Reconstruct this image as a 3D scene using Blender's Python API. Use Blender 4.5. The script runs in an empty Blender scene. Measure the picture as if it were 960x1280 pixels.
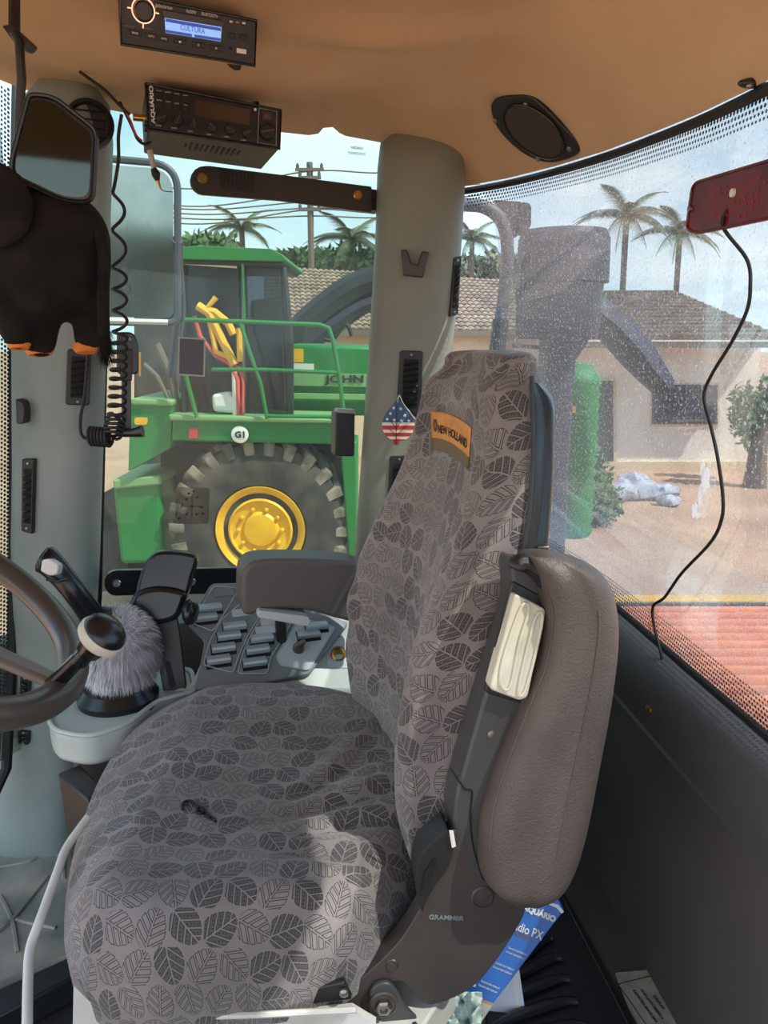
import bpy, bmesh, math, random
from mathutils import Vector, Matrix, noise
from mathutils.bvhtree import BVHTree
random.seed(7)
V = Vector
PI = math.pi
# ---------------------------------------------------------------- camera, world, sun, exposure
FP = 961.0                       # focal length in pixels of a 960x1280 frame
TH = math.atan(220 / FP)         # pitch below the horizon
CH = 1.22                        # lens height above the cab floor
CT, ST = math.cos(TH), math.sin(TH)
GZ = -1.9                        # the yard is this far below the cab floor
scn = bpy.context.scene
cd = bpy.data.cameras.new('camera'); cam = bpy.data.objects.new('camera', cd)
scn.collection.objects.link(cam)
cam.location = (0, 0, CH); cam.rotation_euler = (PI / 2 - TH, 0, 0)
cd.sensor_fit = 'HORIZONTAL'; cd.sensor_width = 36; cd.lens = 36 * FP / 960
cd.clip_start = 0.02; cd.clip_end = 500
scn.camera = cam
vs = scn.view_settings
vs.view_transform = 'Standard'; vs.look = 'None'; vs.gamma = 1; vs.use_curve_mapping = False
vs.exposure = 1.3

def lin(v):
    v /= 255.0
    return v / 12.92 if v <= 0.04045 else ((v + 0.055) / 1.055) ** 2.4
def C3(r, g, b): return (lin(r), lin(g), lin(b), 1.0)

w = bpy.data.worlds.new('sky'); scn.world = w; w.use_nodes = True
nt = w.node_tree; nt.nodes.clear()
wo = nt.nodes.new('ShaderNodeOutputWorld'); bg = nt.nodes.new('ShaderNodeBackground')
tc = nt.nodes.new('ShaderNodeTexCoord'); sep = nt.nodes.new('ShaderNodeSeparateXYZ')
mp = nt.nodes.new('ShaderNodeMapping'); mp.inputs['Scale'].default_value = (1.0, 1.0, 3.2)
nz = nt.nodes.new('ShaderNodeTexNoise'); nz.inputs['Scale'].default_value = 2.3; nz.inputs['Detail'].default_value = 6
cr1 = nt.nodes.new('ShaderNodeValToRGB'); cr2 = nt.nodes.new('ShaderNodeValToRGB'); mx = nt.nodes.new('ShaderNodeMix')
mx.data_type = 'RGBA'
L = nt.links.new
L(tc.outputs['Generated'], sep.inputs[0]); L(sep.outputs['Z'], cr1.inputs[0])
L(tc.outputs['Generated'], mp.inputs[0]); L(mp.outputs[0], nz.inputs['Vector']); L(nz.outputs['Fac'], cr2.inputs[0])
cr1.color_ramp.elements[0].position = 0.0; cr1.color_ramp.elements[0].color = (0.62, 0.80, 0.90, 1)
cr1.color_ramp.elements[1].position = 0.75; cr1.color_ramp.elements[1].color = (0.16, 0.36, 0.72, 1)
e = cr1.color_ramp.elements.new(0.3); e.color = (0.34, 0.60, 0.85, 1)
cr2.color_ramp.elements[0].position = 0.42; cr2.color_ramp.elements[0].color = (0, 0, 0, 1)
cr2.color_ramp.elements[1].position = 0.60; cr2.color_ramp.elements[1].color = (1, 1, 1, 1)
L(cr2.outputs[0], mx.inputs['Factor']); L(cr1.outputs[0], mx.inputs[6])
mx.inputs[7].default_value = (0.86, 0.94, 0.97, 1)
L(mx.outputs[2], bg.inputs[0]); bg.inputs[1].default_value = 1.0
L(bg.outputs[0], wo.inputs[0])

sd = bpy.data.lights.new('sun', 'SUN'); sun = bpy.data.objects.new('sun', sd); scn.collection.objects.link(sun)
sd.energy = 4.2; sd.angle = 0.01; sd.color = (1.0, 0.93, 0.82)
SUNDIR = V((0.62, -0.34, 0.98)).normalized()      # towards the sun
sun.rotation_euler = SUNDIR.to_track_quat('Z', 'Y').to_euler()

# ---------------------------------------------------------------- measuring helpers
def ray(px, py):
    u = (px - 480) / FP; v = (640 - py) / FP
    return V((u, CT + v * ST, -ST + v * CT))
CAM = V((0, 0, CH))
def P(px, py, Y):
    r = ray(px, py); return CAM + r * (Y / r.y)
def Zp(px, py, z):
    r = ray(px, py); return CAM + r * ((z - CH) / r.z)
def onplane(px, py, p0, n):
    r = ray(px, py); return CAM + r * ((V(p0) - CAM).dot(n) / r.dot(n))
def pix(p):
    z = p[2] - CH; d = p[1] * CT - z * ST; v = p[1] * ST + z * CT
    return (480 + FP * p[0] / d, 640 - FP * v / d)
def interp(tab, y):
    if y <= tab[0][0]: return tab[0][1]
    for (a, b), (c, d) in zip(tab, tab[1:]):
        if y <= c: return b + (d - b) * (y - a) / (c - a)
    return tab[-1][1]

# ---------------------------------------------------------------- node expressions
class E:
    t = None
    def __init__(s, x): s.x = x
    def op(s, o, *a, flip=False):
        n = E.t.nodes.new('ShaderNodeMath'); n.operation = o
        args = (s,) + a
        if flip: args = (a[0], s)
        for i, q in enumerate(args):
            q = q.x if isinstance(q, E) else q
            if isinstance(q, (int, float)): n.inputs[i].default_value = q
            else: E.t.links.new(q, n.inputs[i])
        return E(n.outputs[0])
    def __add__(s, o): return s.op('ADD', o)
    __radd__ = __add__
    def __sub__(s, o): return s.op('SUBTRACT', o)
    def __rsub__(s, o): return s.op('SUBTRACT', o, flip=True)
    def __mul__(s, o): return s.op('MULTIPLY', o)
    __rmul__ = __mul__
    def __truediv__(s, o): return s.op('DIVIDE', o)
    def __gt__(s, o): return s.op('GREATER_THAN', o)
    def __lt__(s, o): return s.op('LESS_THAN', o)
    def abs(s): return s.op('ABSOLUTE')
    def floor(s): return s.op('FLOOR')
    def fract(s): return s.op('FRACT')
    def sin(s): return s.op('SINE')
    def cos(s): return s.op('COSINE')
    def sqrt(s): return s.op('SQRT')
    def min(s, o): return s.op('MINIMUM', o)
    def max(s, o): return s.op('MAXIMUM', o)
    def mod(s, o): return s.op('FLOORED_MODULO', o)
def new_mat(name):
    m = bpy.data.materials.new(name); m.use_nodes = True
    t = m.node_tree; b = t.nodes['Principled BSDF']; E.t = t
    return m, t, b
def bump(t, b, hsock, strength, dist=0.002):
    n = t.nodes.new('ShaderNodeBump'); n.inputs['Strength'].default_value = strength; n.inputs['Distance'].default_value = dist
    t.links.new(hsock, n.inputs['Height']); t.links.new(n.outputs[0], b.inputs['Normal'])
def tnoise(t, scale, detail=4, coord='Object', sc=None):
    c = t.nodes.new('ShaderNodeTexCoord'); n = t.nodes.new('ShaderNodeTexNoise')
    n.inputs['Scale'].default_value = scale; n.inputs['Detail'].default_value = detail
    if sc:
        m = t.nodes.new('ShaderNodeMapping'); m.inputs['Scale'].default_value = sc
        t.links.new(c.outputs[coord], m.inputs[0]); t.links.new(m.outputs[0], n.inputs['Vector'])
    else: t.links.new(c.outputs[coord], n.inputs['Vector'])
    return n.outputs['Fac']
def mixc(t, fac, a, b):
    m = t.nodes.new('ShaderNodeMix'); m.data_type = 'RGBA'
    for i, q in ((0, fac), (6, a), (7, b)):
        if isinstance(q, E): q = q.x
        if isinstance(q, (int, float, tuple)): m.inputs[i].default_value = q
        else: t.links.new(q, m.inputs[i])
    return m.outputs[2]
def ramp(t, fac, p0, p1):
    r = t.nodes.new('ShaderNodeMapRange'); r.inputs[1].default_value = p0; r.inputs[2].default_value = p1
    t.links.new(fac, r.inputs[0]); return r.outputs[0]
M = {}
def mat(name, rgb, rough=0.5, metal=0.0, rgb2=None, nscale=8, lo=0.4, hi=0.65, bscale=0, bstr=0.2, spec=0.5, coat=0, emit=None, estr=1, sc=None):
    m, t, b = new_mat(name)
    b.inputs['Base Color'].default_value = C3(*rgb); b.inputs['Roughness'].default_value = rough
    b.inputs['Metallic'].default_value = metal; b.inputs['Specular IOR Level'].default_value = spec
    if coat: b.inputs['Coat Weight'].default_value = coat; b.inputs['Coat Roughness'].default_value = 0.1
    if rgb2:
        f = ramp(t, tnoise(t, nscale, 6, sc=sc), lo, hi)
        t.links.new(mixc(t, f, C3(*rgb), C3(*rgb2)), b.inputs['Base Color'])
    if bscale: bump(t, b, tnoise(t, bscale, 3), bstr, 0.0012)
    if emit:
        b.inputs['Emission Color'].default_value = C3(*emit); b.inputs['Emission Strength'].default_value = estr
    M[name] = m; return m

# ---------------------------------------------------------------- mesh helpers
def catmull(pts, n, closed=False):
    pts = [V(p) for p in pts]; m = len(pts); out = []
    segs = m if closed else m - 1
    cnt = n if closed else n - 1
    for i in range(n):
        t = i * segs / cnt; k = int(t); f = t - k
        if not closed and k >= segs: k = segs - 1; f = 1.0
        g = (lambda j: pts[j % m]) if closed else (lambda j: pts[max(0, min(m - 1, j))])
        p0, p1, p2, p3 = g(k - 1), g(k), g(k + 1), g(k + 2)
        out.append(0.5 * ((2 * p1) + (p2 - p0) * f + (2 * p0 - 5 * p1 + 4 * p2 - p3) * f * f + (3 * p1 - p0 - 3 * p2 + p3) * f ** 3))
    return out
class MB:
    def __init__(s): s.v = []; s.f = []; s.uv = None; s.mi = []
    def add(s, vs, fs):
        o = len(s.v); s.v += [V(q) for q in vs]; s.f += [tuple(i + o for i in f) for f in fs]; return s
    def box(s, c, size, rot=None):
        c = V(c); h = V(size) / 2
        vs = [V((x * h.x, y * h.y, z * h.z)) for x in (-1, 1) for y in (-1, 1) for z in (-1, 1)]
        if rot is not None: vs = [rot @ q for q in vs]
        return s.add([c + q for q in vs], [(0, 1, 3, 2), (4, 6, 7, 5), (0, 4, 5, 1), (2, 3, 7, 6), (0, 2, 6, 4), (1, 5, 7, 3)])
    def fbox(s, o, ex, ey, ez, x0, x1, y0, y1, z0, z1):
        vs = [o + ex * x + ey * y + ez * z for x in (x0, x1) for y in (y0, y1) for z in (z0, z1)]
        return s.add(vs, [(0, 1, 3, 2), (4, 6, 7, 5), (0, 4, 5, 1), (2, 3, 7, 6), (0, 2, 6, 4), (1, 5, 7, 3)])
    def prism(s, pts, d):
        d = V(d); n = len(pts); vs = [V(p) for p in pts] + [V(p) + d for p in pts]
        return s.add(vs, [tuple(range(n)), tuple(range(2 * n - 1, n - 1, -1))] + [(i, i + n, (i + 1) % n + n, (i + 1) % n) for i in range(n)])
    def grid(s, g, closed=False, capa=False, capb=False):
        nv = len(g); nu = len(g[0]); o = len(s.v)
        for r in g: s.v += [V(q) for q in r]
        m = nu if closed else nu - 1
        for j in range(nv - 1):
            for i in range(m):
                a = o + j * nu + i; b = o + j * nu + (i + 1) % nu
                s.f.append((a, b, b + nu, a + nu))
        if capa: s.f.append(tuple(o + i for i in range(nu))[::-1])
        if capb: s.f.append(tuple(o + (nv - 1) * nu + i for i in range(nu)))
        return s
    def tube(s, path, r, n=10, caps=True, flat=None):
        path = [V(p) for p in path]; g = []; prev = None
        for i, p in enumerate(path):
            t = (path[min(i + 1, len(path) - 1)] - path[max(i - 1, 0)])
            t = t.normalized() if t.length > 1e-9 else V((0, 0, 1))
            if prev is None:
                a = V((0, 0, 1)) if abs(t.z) < 0.9 else V((1, 0, 0)); prev = t.cross(a).normalized()
            prev = (prev - t * prev.dot(t)).normalized(); q = t.cross(prev)
            rr = r[i] if isinstance(r, (list, tuple)) else r
            g.append([p + (prev * math.cos(2 * PI * k / n) + q * math.sin(2 * PI * k / n) * (flat or 1)) * rr for k in range(n)])
        return s.grid(g, True, caps, caps)
    def lathe(s, o, ax, prof, n=24, capa=True, capb=True):
        o = V(o); ax = V(ax).normalized(); a = V((0, 0, 1)) if abs(ax.z) < 0.9 else V((1, 0, 0))
        p = ax.cross(a).normalized(); q = ax.cross(p); g = []
        for r, h in prof: g.append([o + ax * h + (p * math.cos(2 * PI * k / n) + q * math.sin(2 * PI * k / n)) * r for k in range(n)])
        return s.grid(g, True, capa, capb)
    def ell(s, c, r, rot=None, nu=20, nv=12):
        c = V(c); g = []
        for j in range(nv + 1):
            th = 0.001 + (PI - 0.002) * j / nv; row = []
            for k in range(nu):
                q = V((r[0] * math.sin(th) * math.cos(2 * PI * k / nu), r[1] * math.sin(th) * math.sin(2 * PI * k / nu), r[2] * math.cos(th)))
                row.append(c + (rot @ q if rot is not None else q))
            g.append(row)
        return s.grid(g, True, True, True)
def children_root(o):
    while o.parent: o = o.parent
    return o
def build(name, mb, m, parent=None, bevel=0, seg=2, ang=35, subs=0, solid=0, remesh=0, uvs=None, sharp=True, local=False):
    me = bpy.data.meshes.new(name)
    if parent is not None and not local:
        inv = world_of(parent).inverted(); vv = [inv @ q for q in mb.v]
    elif parent is None and not local:
        c = V((0, 0, 0))
        xs = [q.x for q in mb.v]; ys = [q.y for q in mb.v]; zs = [q.z for q in mb.v]
        c = V(((min(xs) + max(xs)) / 2, (min(ys) + max(ys)) / 2, min(zs))); vv = [q - c for q in mb.v]
    else: vv = mb.v
    me.from_pydata([tuple(q) for q in vv], [], mb.f); me.validate(clean_customdata=False)
    b = bmesh.new(); b.from_mesh(me); 
    if uvs is None: bmesh.ops.recalc_face_normals(b, faces=b.faces)
    b.to_mesh(me); b.free()
    if uvs is not None:
        ul = me.uv_layers.new(name='UVMap')
        for lp in me.loops: ul.data[lp.index].uv = uvs[lp.vertex_index]
    o = bpy.data.objects.new(name, me); scn.collection.objects.link(o)
    me.materials.append(M[m] if isinstance(m, str) else m)
    me.shade_smooth()
    if sharp: me.set_sharp_from_angle(angle=math.radians(ang))
    if parent is not None: o.parent = parent
    elif not local: o.location = c
    if remesh:
        q = o.modifiers.new('r', 'REMESH'); q.mode = 'VOXEL'; q.voxel_size = remesh; q.use_smooth_shade = True
        q = o.modifiers.new('s', 'SMOOTH'); q.iterations = 8; q.factor = 0.7
    if solid: q = o.modifiers.new('t', 'SOLIDIFY'); q.thickness = solid; q.offset = 0
    if bevel: q = o.modifiers.new('b', 'BEVEL'); q.width = bevel; q.segments = seg; q.limit_method = 'ANGLE'; q.angle_limit = math.radians(40); q.harden_normals = False
    if subs: q = o.modifiers.new('u', 'SUBSURF'); q.levels = subs; q.render_levels = subs
    return o
WM = {}
def world_of(o):
    m = Matrix.Identity(4); 
    while o is not None:
        m = o.matrix_basis @ m; o = o.parent
    return m
def thing(name, label, cat, loc=(0, 0, 0), group=None, kind=None):
    o = bpy.data.objects.new(name, None); scn.collection.objects.link(o); o.location = V(loc); o.empty_display_size = 0.05
    if kind: o['kind'] = kind
    if label: o['label'] = label
    if cat: o['category'] = cat
    if group: o['group'] = group
    return o
def tag(o, label, cat=None, group=None):
    o['label'] = label
    if cat: o['category'] = cat
    if group: o['group'] = group
    return o
def struct(name, label=None):
    o = bpy.data.objects.new(name, None); scn.collection.objects.link(o); o['kind'] = 'structure'
    if label: o['label'] = label
    return o
def poly(pts, p0, n): return [onplane(a, b, p0, n) for a, b in pts]
def rnd(pts, r, k=4):
    """round the corners of a 2-D polygon; r one number or one per corner"""
    out = []; n = len(pts)
    for i in range(n):
        p = V((*pts[i], 0)); a = V((*pts[i - 1], 0)); b = V((*pts[(i + 1) % n], 0))
        rr = r[i] if isinstance(r, (list, tuple)) else r
        da = (a - p); db = (b - p); q = min(rr, da.length * .49, db.length * .49)
        A = p + da.normalized() * q; B = p + db.normalized() * q
        for j in range(k + 1):
            t = j / k; w_ = A * (1 - t) ** 2 + p * 2 * t * (1 - t) + B * t * t; out.append((w_.x, w_.y))
    return out
def circ(cx, cy, r, n=20, ry=None): return [(cx + r * math.cos(2 * PI * k / n), cy + (ry or r) * math.sin(2 * PI * k / n)) for k in range(n)]
_tc = {}
def text_geo(s, bold=0.0, ext=0.02, spacing=1.0):
    key = (s, bold, ext, spacing)
    if key in _tc: return _tc[key]
    cu = bpy.data.curves.new('t', 'FONT'); cu.body = s; cu.size = 1; cu.offset = bold; cu.extrude = ext; cu.space_character = spacing
    cu.align_x = 'CENTER'; cu.align_y = 'CENTER'; cu.resolution_u = 3
    o = bpy.data.objects.new('t', cu); scn.collection.objects.link(o); bpy.context.view_layer.update()
    me = bpy.data.meshes.new_from_object(o.evaluated_get(bpy.context.evaluated_depsgraph_get()))
    vs_ = [tuple(q.co) for q in me.vertices]; fs = [tuple(p.vertices) for p in me.polygons]
    bpy.data.objects.remove(o); bpy.data.curves.remove(cu); bpy.data.meshes.remove(me)
    xs = [q[0] for q in vs_]; ys = [q[1] for q in vs_]
    cx, cy = (min(xs) + max(xs)) / 2, (min(ys) + max(ys)) / 2; wd, ht = max(xs) - min(xs), max(ys) - min(ys)
    _tc[key] = ([((q[0] - cx) / wd, (q[1] - cy) / ht, q[2]) for q in vs_], fs, wd / ht); return _tc[key]
def text_on(mb, s, o, ex, ey, width, height, bold=0.02, thick=0.0006, spacing=1.0):
    """adds lettering of given width and height centred on o in the plane of unit vectors ex, ey"""
    vs_, fs, _ = text_geo(s, bold, 0.02, spacing); ez = ex.cross(ey)
    mb.add([o + ex * (q[0] * width) + ey * (q[1] * height) + ez * (q[2] / 0.02 * thick) for q in vs_], fs); return mb
def frame_px(pxo, pxx, pxy, p0, n):
    """plane frame through three pixels: origin, a point along +x, a point along +y"""
    o = onplane(*pxo, p0, n); ex = (onplane(*pxx, p0, n) - o).normalized(); ey = (onplane(*pxy, p0, n) - o)
    ey = (ey - ex * ey.dot(ex)).normalized(); return o, ex, ey
def bvh_of(mb): return BVHTree.FromPolygons([tuple(q) for q in mb.v], mb.f)
def hit(bv, px, py):
    r = ray(px, py).normalized(); a = bv.ray_cast(CAM, r)
    n = a[1]
    if n is None: return None, None
    if n.dot(r) > 0: n = -n
    return a[0], n
# ---------------------------------------------------------------- materials
def leaf_fabric():
    m, t, b = new_mat('leaf_fabric')
    uvn = t.nodes.new('ShaderNodeUVMap'); sp = t.nodes.new('ShaderNodeSeparateXYZ'); t.links.new(uvn.outputs[0], sp.inputs[0])
    S = 0.043
    X = E(sp.outputs[0]) / S; Y = E(sp.outputs[1]) / S
    row = Y.floor(); Xs = X + row.mod(2.0) * 0.5
    col = Xs.floor(); lx = Xs.fract() - 0.5; ly = Y.fract() - 0.5
    h = ((col * 12.9898 + row * 78.233).sin() * 43758.5).fract()
    ang = (col + row).mod(2.0) * 1.57 + h * 1.3 + 0.15
    c, s = ang.cos(), ang.sin()
    x = lx * c - ly * s; y = lx * s + ly * c
    yy = (y + 0.03) / 0.54
    half = (1.0 - yy * yy).max(0.0).sqrt() * (0.44 - y * 0.16)
    ax = x.abs()
    ripple = ((y * 55.0).sin()) * 0.008
    d1 = half - ax + ripple                # inside the outline
    d2 = ax - 0.022                        # off the midrib
    side = (x > 0.0) * 0.5
    vv = (y + 0.5 - ax * 0.85) * 3.7 + side * 0.55
    fr = (vv.fract() - 0.5).abs()          # 0.5 at veins
    d3 = (0.5 - fr) / 3.7 * 0.8 - 0.020
    d = d1.min(d2).min(d3)
    inside = d > 0.0
    edge = inside * (d < 0.027)
    dark_leaf = (h * 7.31).fract() > 0.5
    weave = ((X * 60.0).sin() * 0.5 + 0.5) * ((Y * 60.0).sin() * 0.5 + 0.5)
    fill = inside * dark_leaf * (0.72 + weave * 0.35)
    fac = edge.max(fill)
    base = mixc(t, ramp(t, tnoise(t, 9, 5), 0.35, 0.7), C3(134, 126, 124), C3(112, 105, 102))
    fine = tnoise(t, 900, 2, 'UV')
    col_ = mixc(t, fac * 0.92, base, C3(46, 44, 44))
    mm = t.nodes.new('ShaderNodeMix'); mm.data_type = 'RGBA'; mm.blend_type = 'OVERLAY'; mm.inputs[0].default_value = 0.35
    t.links.new(col_, mm.inputs[6]); t.links.new(fine, mm.inputs[7]); t.links.new(mm.outputs[2], b.inputs['Base Color'])
    b.inputs['Roughness'].default_value = 0.85; b.inputs['Sheen Weight'].default_value = 0.25; b.inputs['Sheen Roughness'].default_value = 0.5
    bump(t, b, (E(fine) * 0.5 + fac * -0.5).x, 0.35, 0.0008)
    M['leaf_fabric'] = m
leaf_fabric()
def glass_mat(name, tint, dirt, dirtcol, refl=0.5, nscale=30, lo=0.45, hi=0.8, specks=0.0):
    m = bpy.data.materials.new(name); m.use_nodes = True; t = m.node_tree; t.nodes.clear(); E.t = t
    out = t.nodes.new('ShaderNodeOutputMaterial'); tr = t.nodes.new('ShaderNodeBsdfTransparent'); gl = t.nodes.new('ShaderNodeBsdfGlossy')
    tr.inputs[0].default_value = (*tint, 1); gl.inputs['Roughness'].default_value = 0.02
    fr = t.nodes.new('ShaderNodeFresnel'); fr.inputs[0].default_value = 1.45
    a = t.nodes.new('ShaderNodeMixShader'); t.links.new((E(fr.outputs[0]) * refl).x, a.inputs[0]); t.links.new(tr.outputs[0], a.inputs[1]); t.links.new(gl.outputs[0], a.inputs[2])
    di = t.nodes.new('ShaderNodeBsdfDiffuse'); di.inputs[0].default_value = C3(*dirtcol)
    tl = t.nodes.new('ShaderNodeBsdfTranslucent'); tl.inputs[0].default_value = C3(*dirtcol)
    ad = t.nodes.new('ShaderNodeMixShader'); ad.inputs[0].default_value = 0.5; t.links.new(di.outputs[0], ad.inputs[1]); t.links.new(tl.outputs[0], ad.inputs[2])
    d = E(ramp(t, tnoise(t, nscale * 0.12, 4), 0.3, 0.8)) * dirt * 0.7 + dirt * 0.3
    d = d + E(ramp(t, tnoise(t, nscale * 7, 2), 0.62, 0.68)) * specks
    mxx = t.nodes.new('ShaderNodeMixShader'); t.links.new(d.x, mxx.inputs[0]); t.links.new(a.outputs[0], mxx.inputs[1]); t.links.new(ad.outputs[0], mxx.inputs[2])
    t.links.new(mxx.outputs[0], out.inputs[0]); M[name] = m
glass_mat('side_glass', (0.66, 0.73, 0.70), 0.10, (190, 200, 195), specks=0.05)
glass_mat('rear_glass', (0.82, 0.86, 0.88), 0.07, (200, 205, 215), specks=0.45)
glass_mat('cab_glass', (0.30, 0.33, 0.36), 0.12, (150, 140, 150), refl=1.0)
mat('headliner', (204, 176, 142), 0.95, rgb2=(184, 154, 118), nscale=2.2, lo=.35, hi=.7, bscale=420, bstr=.25, spec=.1)
mat('pillar_plastic', (142, 152, 148), 0.5, rgb2=(126, 136, 132), nscale=4, bscale=500, bstr=.12)
mat('pillar_dark', (128, 131, 118), 0.5, rgb2=(116, 120, 108), nscale=4, bscale=500, bstr=.12)
mat('vinyl', (84, 82, 80), 0.48, rgb2=(92, 86, 82), nscale=5, bscale=600, bstr=.3)
mat('pad', (90, 80, 76), 0.52, rgb2=(72, 64, 60), nscale=7, bscale=330, bstr=1.0)
mat('black_plastic', (34, 34, 36), 0.42, bscale=600, bstr=.15)
mat('gloss_black', (20, 24, 28), 0.25)
mat('recliner_plastic', (72, 64, 60), 0.42, rgb2=(58, 54, 52), nscale=6, bscale=300, bstr=.1)
mat('housing', (66, 66, 68), 0.42, rgb2=(58, 56, 56), nscale=6)
mat('rib_black', (44, 44, 46), 0.3)
mat('rubber', (24, 24, 25), 0.7)
mat('radio_body', (52, 46, 42), 0.5, bscale=500, bstr=.1)
mat('button', (32, 30, 30), 0.5)
mat('chrome', (190, 190, 190), 0.22, metal=1)
mat('silver_plastic', (205, 205, 205), 0.25)
mat('brass', (190, 150, 80), 0.3, metal=1)
mat('steel', (150, 145, 138), 0.4, metal=1)
mat('white_print', (225, 222, 212), 0.6)
mat('white_frame', (214, 212, 206), 0.45, rgb2=(190, 186, 176), nscale=9)
mat('cream_handle', (214, 210, 192), 0.42, rgb2=(196, 190, 168), nscale=14)
mat('console', (186, 194, 190), 0.45, rgb2=(174, 182, 178), nscale=5)
mat('panel_grey', (124, 131, 133), 0.42)
mat('panel_light', (182, 188, 190), 0.4)
mat('switch', (166, 177, 180), 0.3)
mat('dark_void', (14, 14, 14), 0.8)
mat('wall_dark', (84, 80, 77), 0.62, rgb2=(72, 70, 68), nscale=3, bscale=350, bstr=.15)
mat('sill', (76, 78, 80), 0.5, bscale=350, bstr=.2)
mat('carpet', (40, 40, 42), 0.95, bscale=260, bstr=.6)
mat('mat_rubber', (158, 152, 138), 0.35, rgb2=(112, 112, 106), nscale=9)
mat('plush', (26, 24, 23), 0.95, rgb2=(36, 33, 31), nscale=30, bscale=500, bstr=.6, spec=.15)
mat('orange_felt', (205, 120, 50), 0.9)
mat('fur', (232, 232, 238), 0.7)
mat('fur_dark', (206, 206, 212), 0.7)
mat('red_panel', (112, 20, 26), 0.3, rgb2=(84, 14, 20), nscale=20)
mat('red_led', (190, 50, 40), 0.4)
mat('screen', (120, 150, 190), 0.3, emit=(110, 150, 205), estr=0.55)
mat('screen_band', (40, 60, 130), 0.3, emit=(40, 70, 150), estr=0.3)
mat('glow_ring', (240, 190, 160), 0.3, emit=(250, 170, 140), estr=0.8)
mat('lcd_off', (78, 60, 50), 0.2)
mat('blue_card', (18, 92, 176), 0.4)
mat('paper', (222, 222, 232), 0.7)
mat('plastic_bag', (200, 214, 206), 0.25)
mat('orange_label', (206, 138, 58), 0.45, rgb2=(190, 120, 46), nscale=60)
mat('brown_label', (104, 84, 58), 0.6)
mat('label_ink', (64, 56, 50), 0.6)
mat('flag_blue', (52, 88, 124), 0.5); mat('flag_red', (190, 52, 44), 0.5); mat('flag_white', (236, 226, 208), 0.5)
mat('mirror_glass', (66, 72, 70), 0.04, metal=1)
mat('dull_mirror', (190, 196, 194), 0.16, metal=1, rgb2=(165, 172, 170), nscale=6)
mat('frame_grey', (72, 74, 84), 0.5)
mat('plate_metal', (172, 168, 156), 0.4, rgb2=(150, 146, 134), nscale=30)
mat('ink', (40, 40, 44), 0.6)
mat('wheel_rubber', (76, 68, 62), 0.3, bscale=300, bstr=.1)
mat('spoke', (120, 112, 106), 0.4)
mat('olive_rim', (190, 186, 170), 0.4)
# outside
mat('dirt', (184, 148, 122), 0.95, rgb2=(160, 124, 100), nscale=0.6, bscale=20, bstr=.3)
mat('deck_orange', (222, 118, 52), 0.6, rgb2=(200, 96, 40), nscale=12, sc=(1, 1, 1), bscale=300, bstr=.4)
mat('deck_yellow', (226, 170, 40), 0.6, rgb2=(200, 150, 50), nscale=6)
mat('jd_green', (22, 116, 48), 0.45, rgb2=(36, 124, 60), nscale=2)
mat('jd_green_dark', (24, 92, 50), 0.5)
mat('pale_green', (120, 160, 104), 0.6)  # paler green for the harvester's box tops, stripe and rail
mat('jd_yellow', (240, 186, 36), 0.4, rgb2=(226, 166, 30), nscale=4)
mat('tyre', (54, 50, 48), 0.85, rgb2=(84, 76, 68), nscale=5)
mat('lug_rubber', (150, 136, 120), 0.9, rgb2=(96, 88, 80), nscale=5, lo=.4, hi=.6)
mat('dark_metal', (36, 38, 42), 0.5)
mat('stack_metal', (52, 47, 62), 0.55, rgb2=(44, 40, 54), nscale=3)
mat('house_wall', (232, 220, 208), 0.85, rgb2=(214, 198, 184), nscale=.6)
mat('house_wall_tan', (214, 190, 160), 0.85, rgb2=(200, 176, 146), nscale=.6)
mat('roof_tile', (158, 136, 116), 0.9, rgb2=(118, 100, 88), nscale=3, lo=.35, hi=.65)
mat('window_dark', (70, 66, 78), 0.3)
mat('leaf_green', (70, 104, 60), 0.8, rgb2=(96, 124, 78), nscale=2)
mat('palm_green', (84, 100, 76), 0.8, rgb2=(112, 122, 94), nscale=2)
mat('trunk', (112, 100, 88), 0.9)
mat('cactus', (30, 112, 56), 0.6, rgb2=(44, 124, 66), nscale=2)
mat('bag_stuff', (176, 178, 190), 0.6, rgb2=(130, 130, 140), nscale=3)
mat('red_hose', (214, 84, 74), 0.5)
mat('yellow_paint', (236, 180, 50), 0.5)
mat('red_machine', (190, 70, 60), 0.6)
mat('dropping', (240, 242, 240), 0.8)
_m, _t, _b = new_mat('dropping_lit'); _b.inputs['Base Color'].default_value = (.9, .9, .9, 1); _tl = _t.nodes.new('ShaderNodeBsdfTranslucent'); _tl.inputs[0].default_value = (.95, .95, .95, 1)
_mx = _t.nodes.new('ShaderNodeMixShader'); _mx.inputs[0].default_value = .75; _t.links.new(_b.outputs[0], _mx.inputs[1]); _t.links.new(_tl.outputs[0], _mx.inputs[2]); _t.links.new(_mx.outputs[0], _t.nodes['Material Output'].inputs[0]); M['dropping'] = _m
mat('skin_dark', (120, 80, 60), 0.6); mat('blue_cloth', (70, 80, 130), 0.9)

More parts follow.
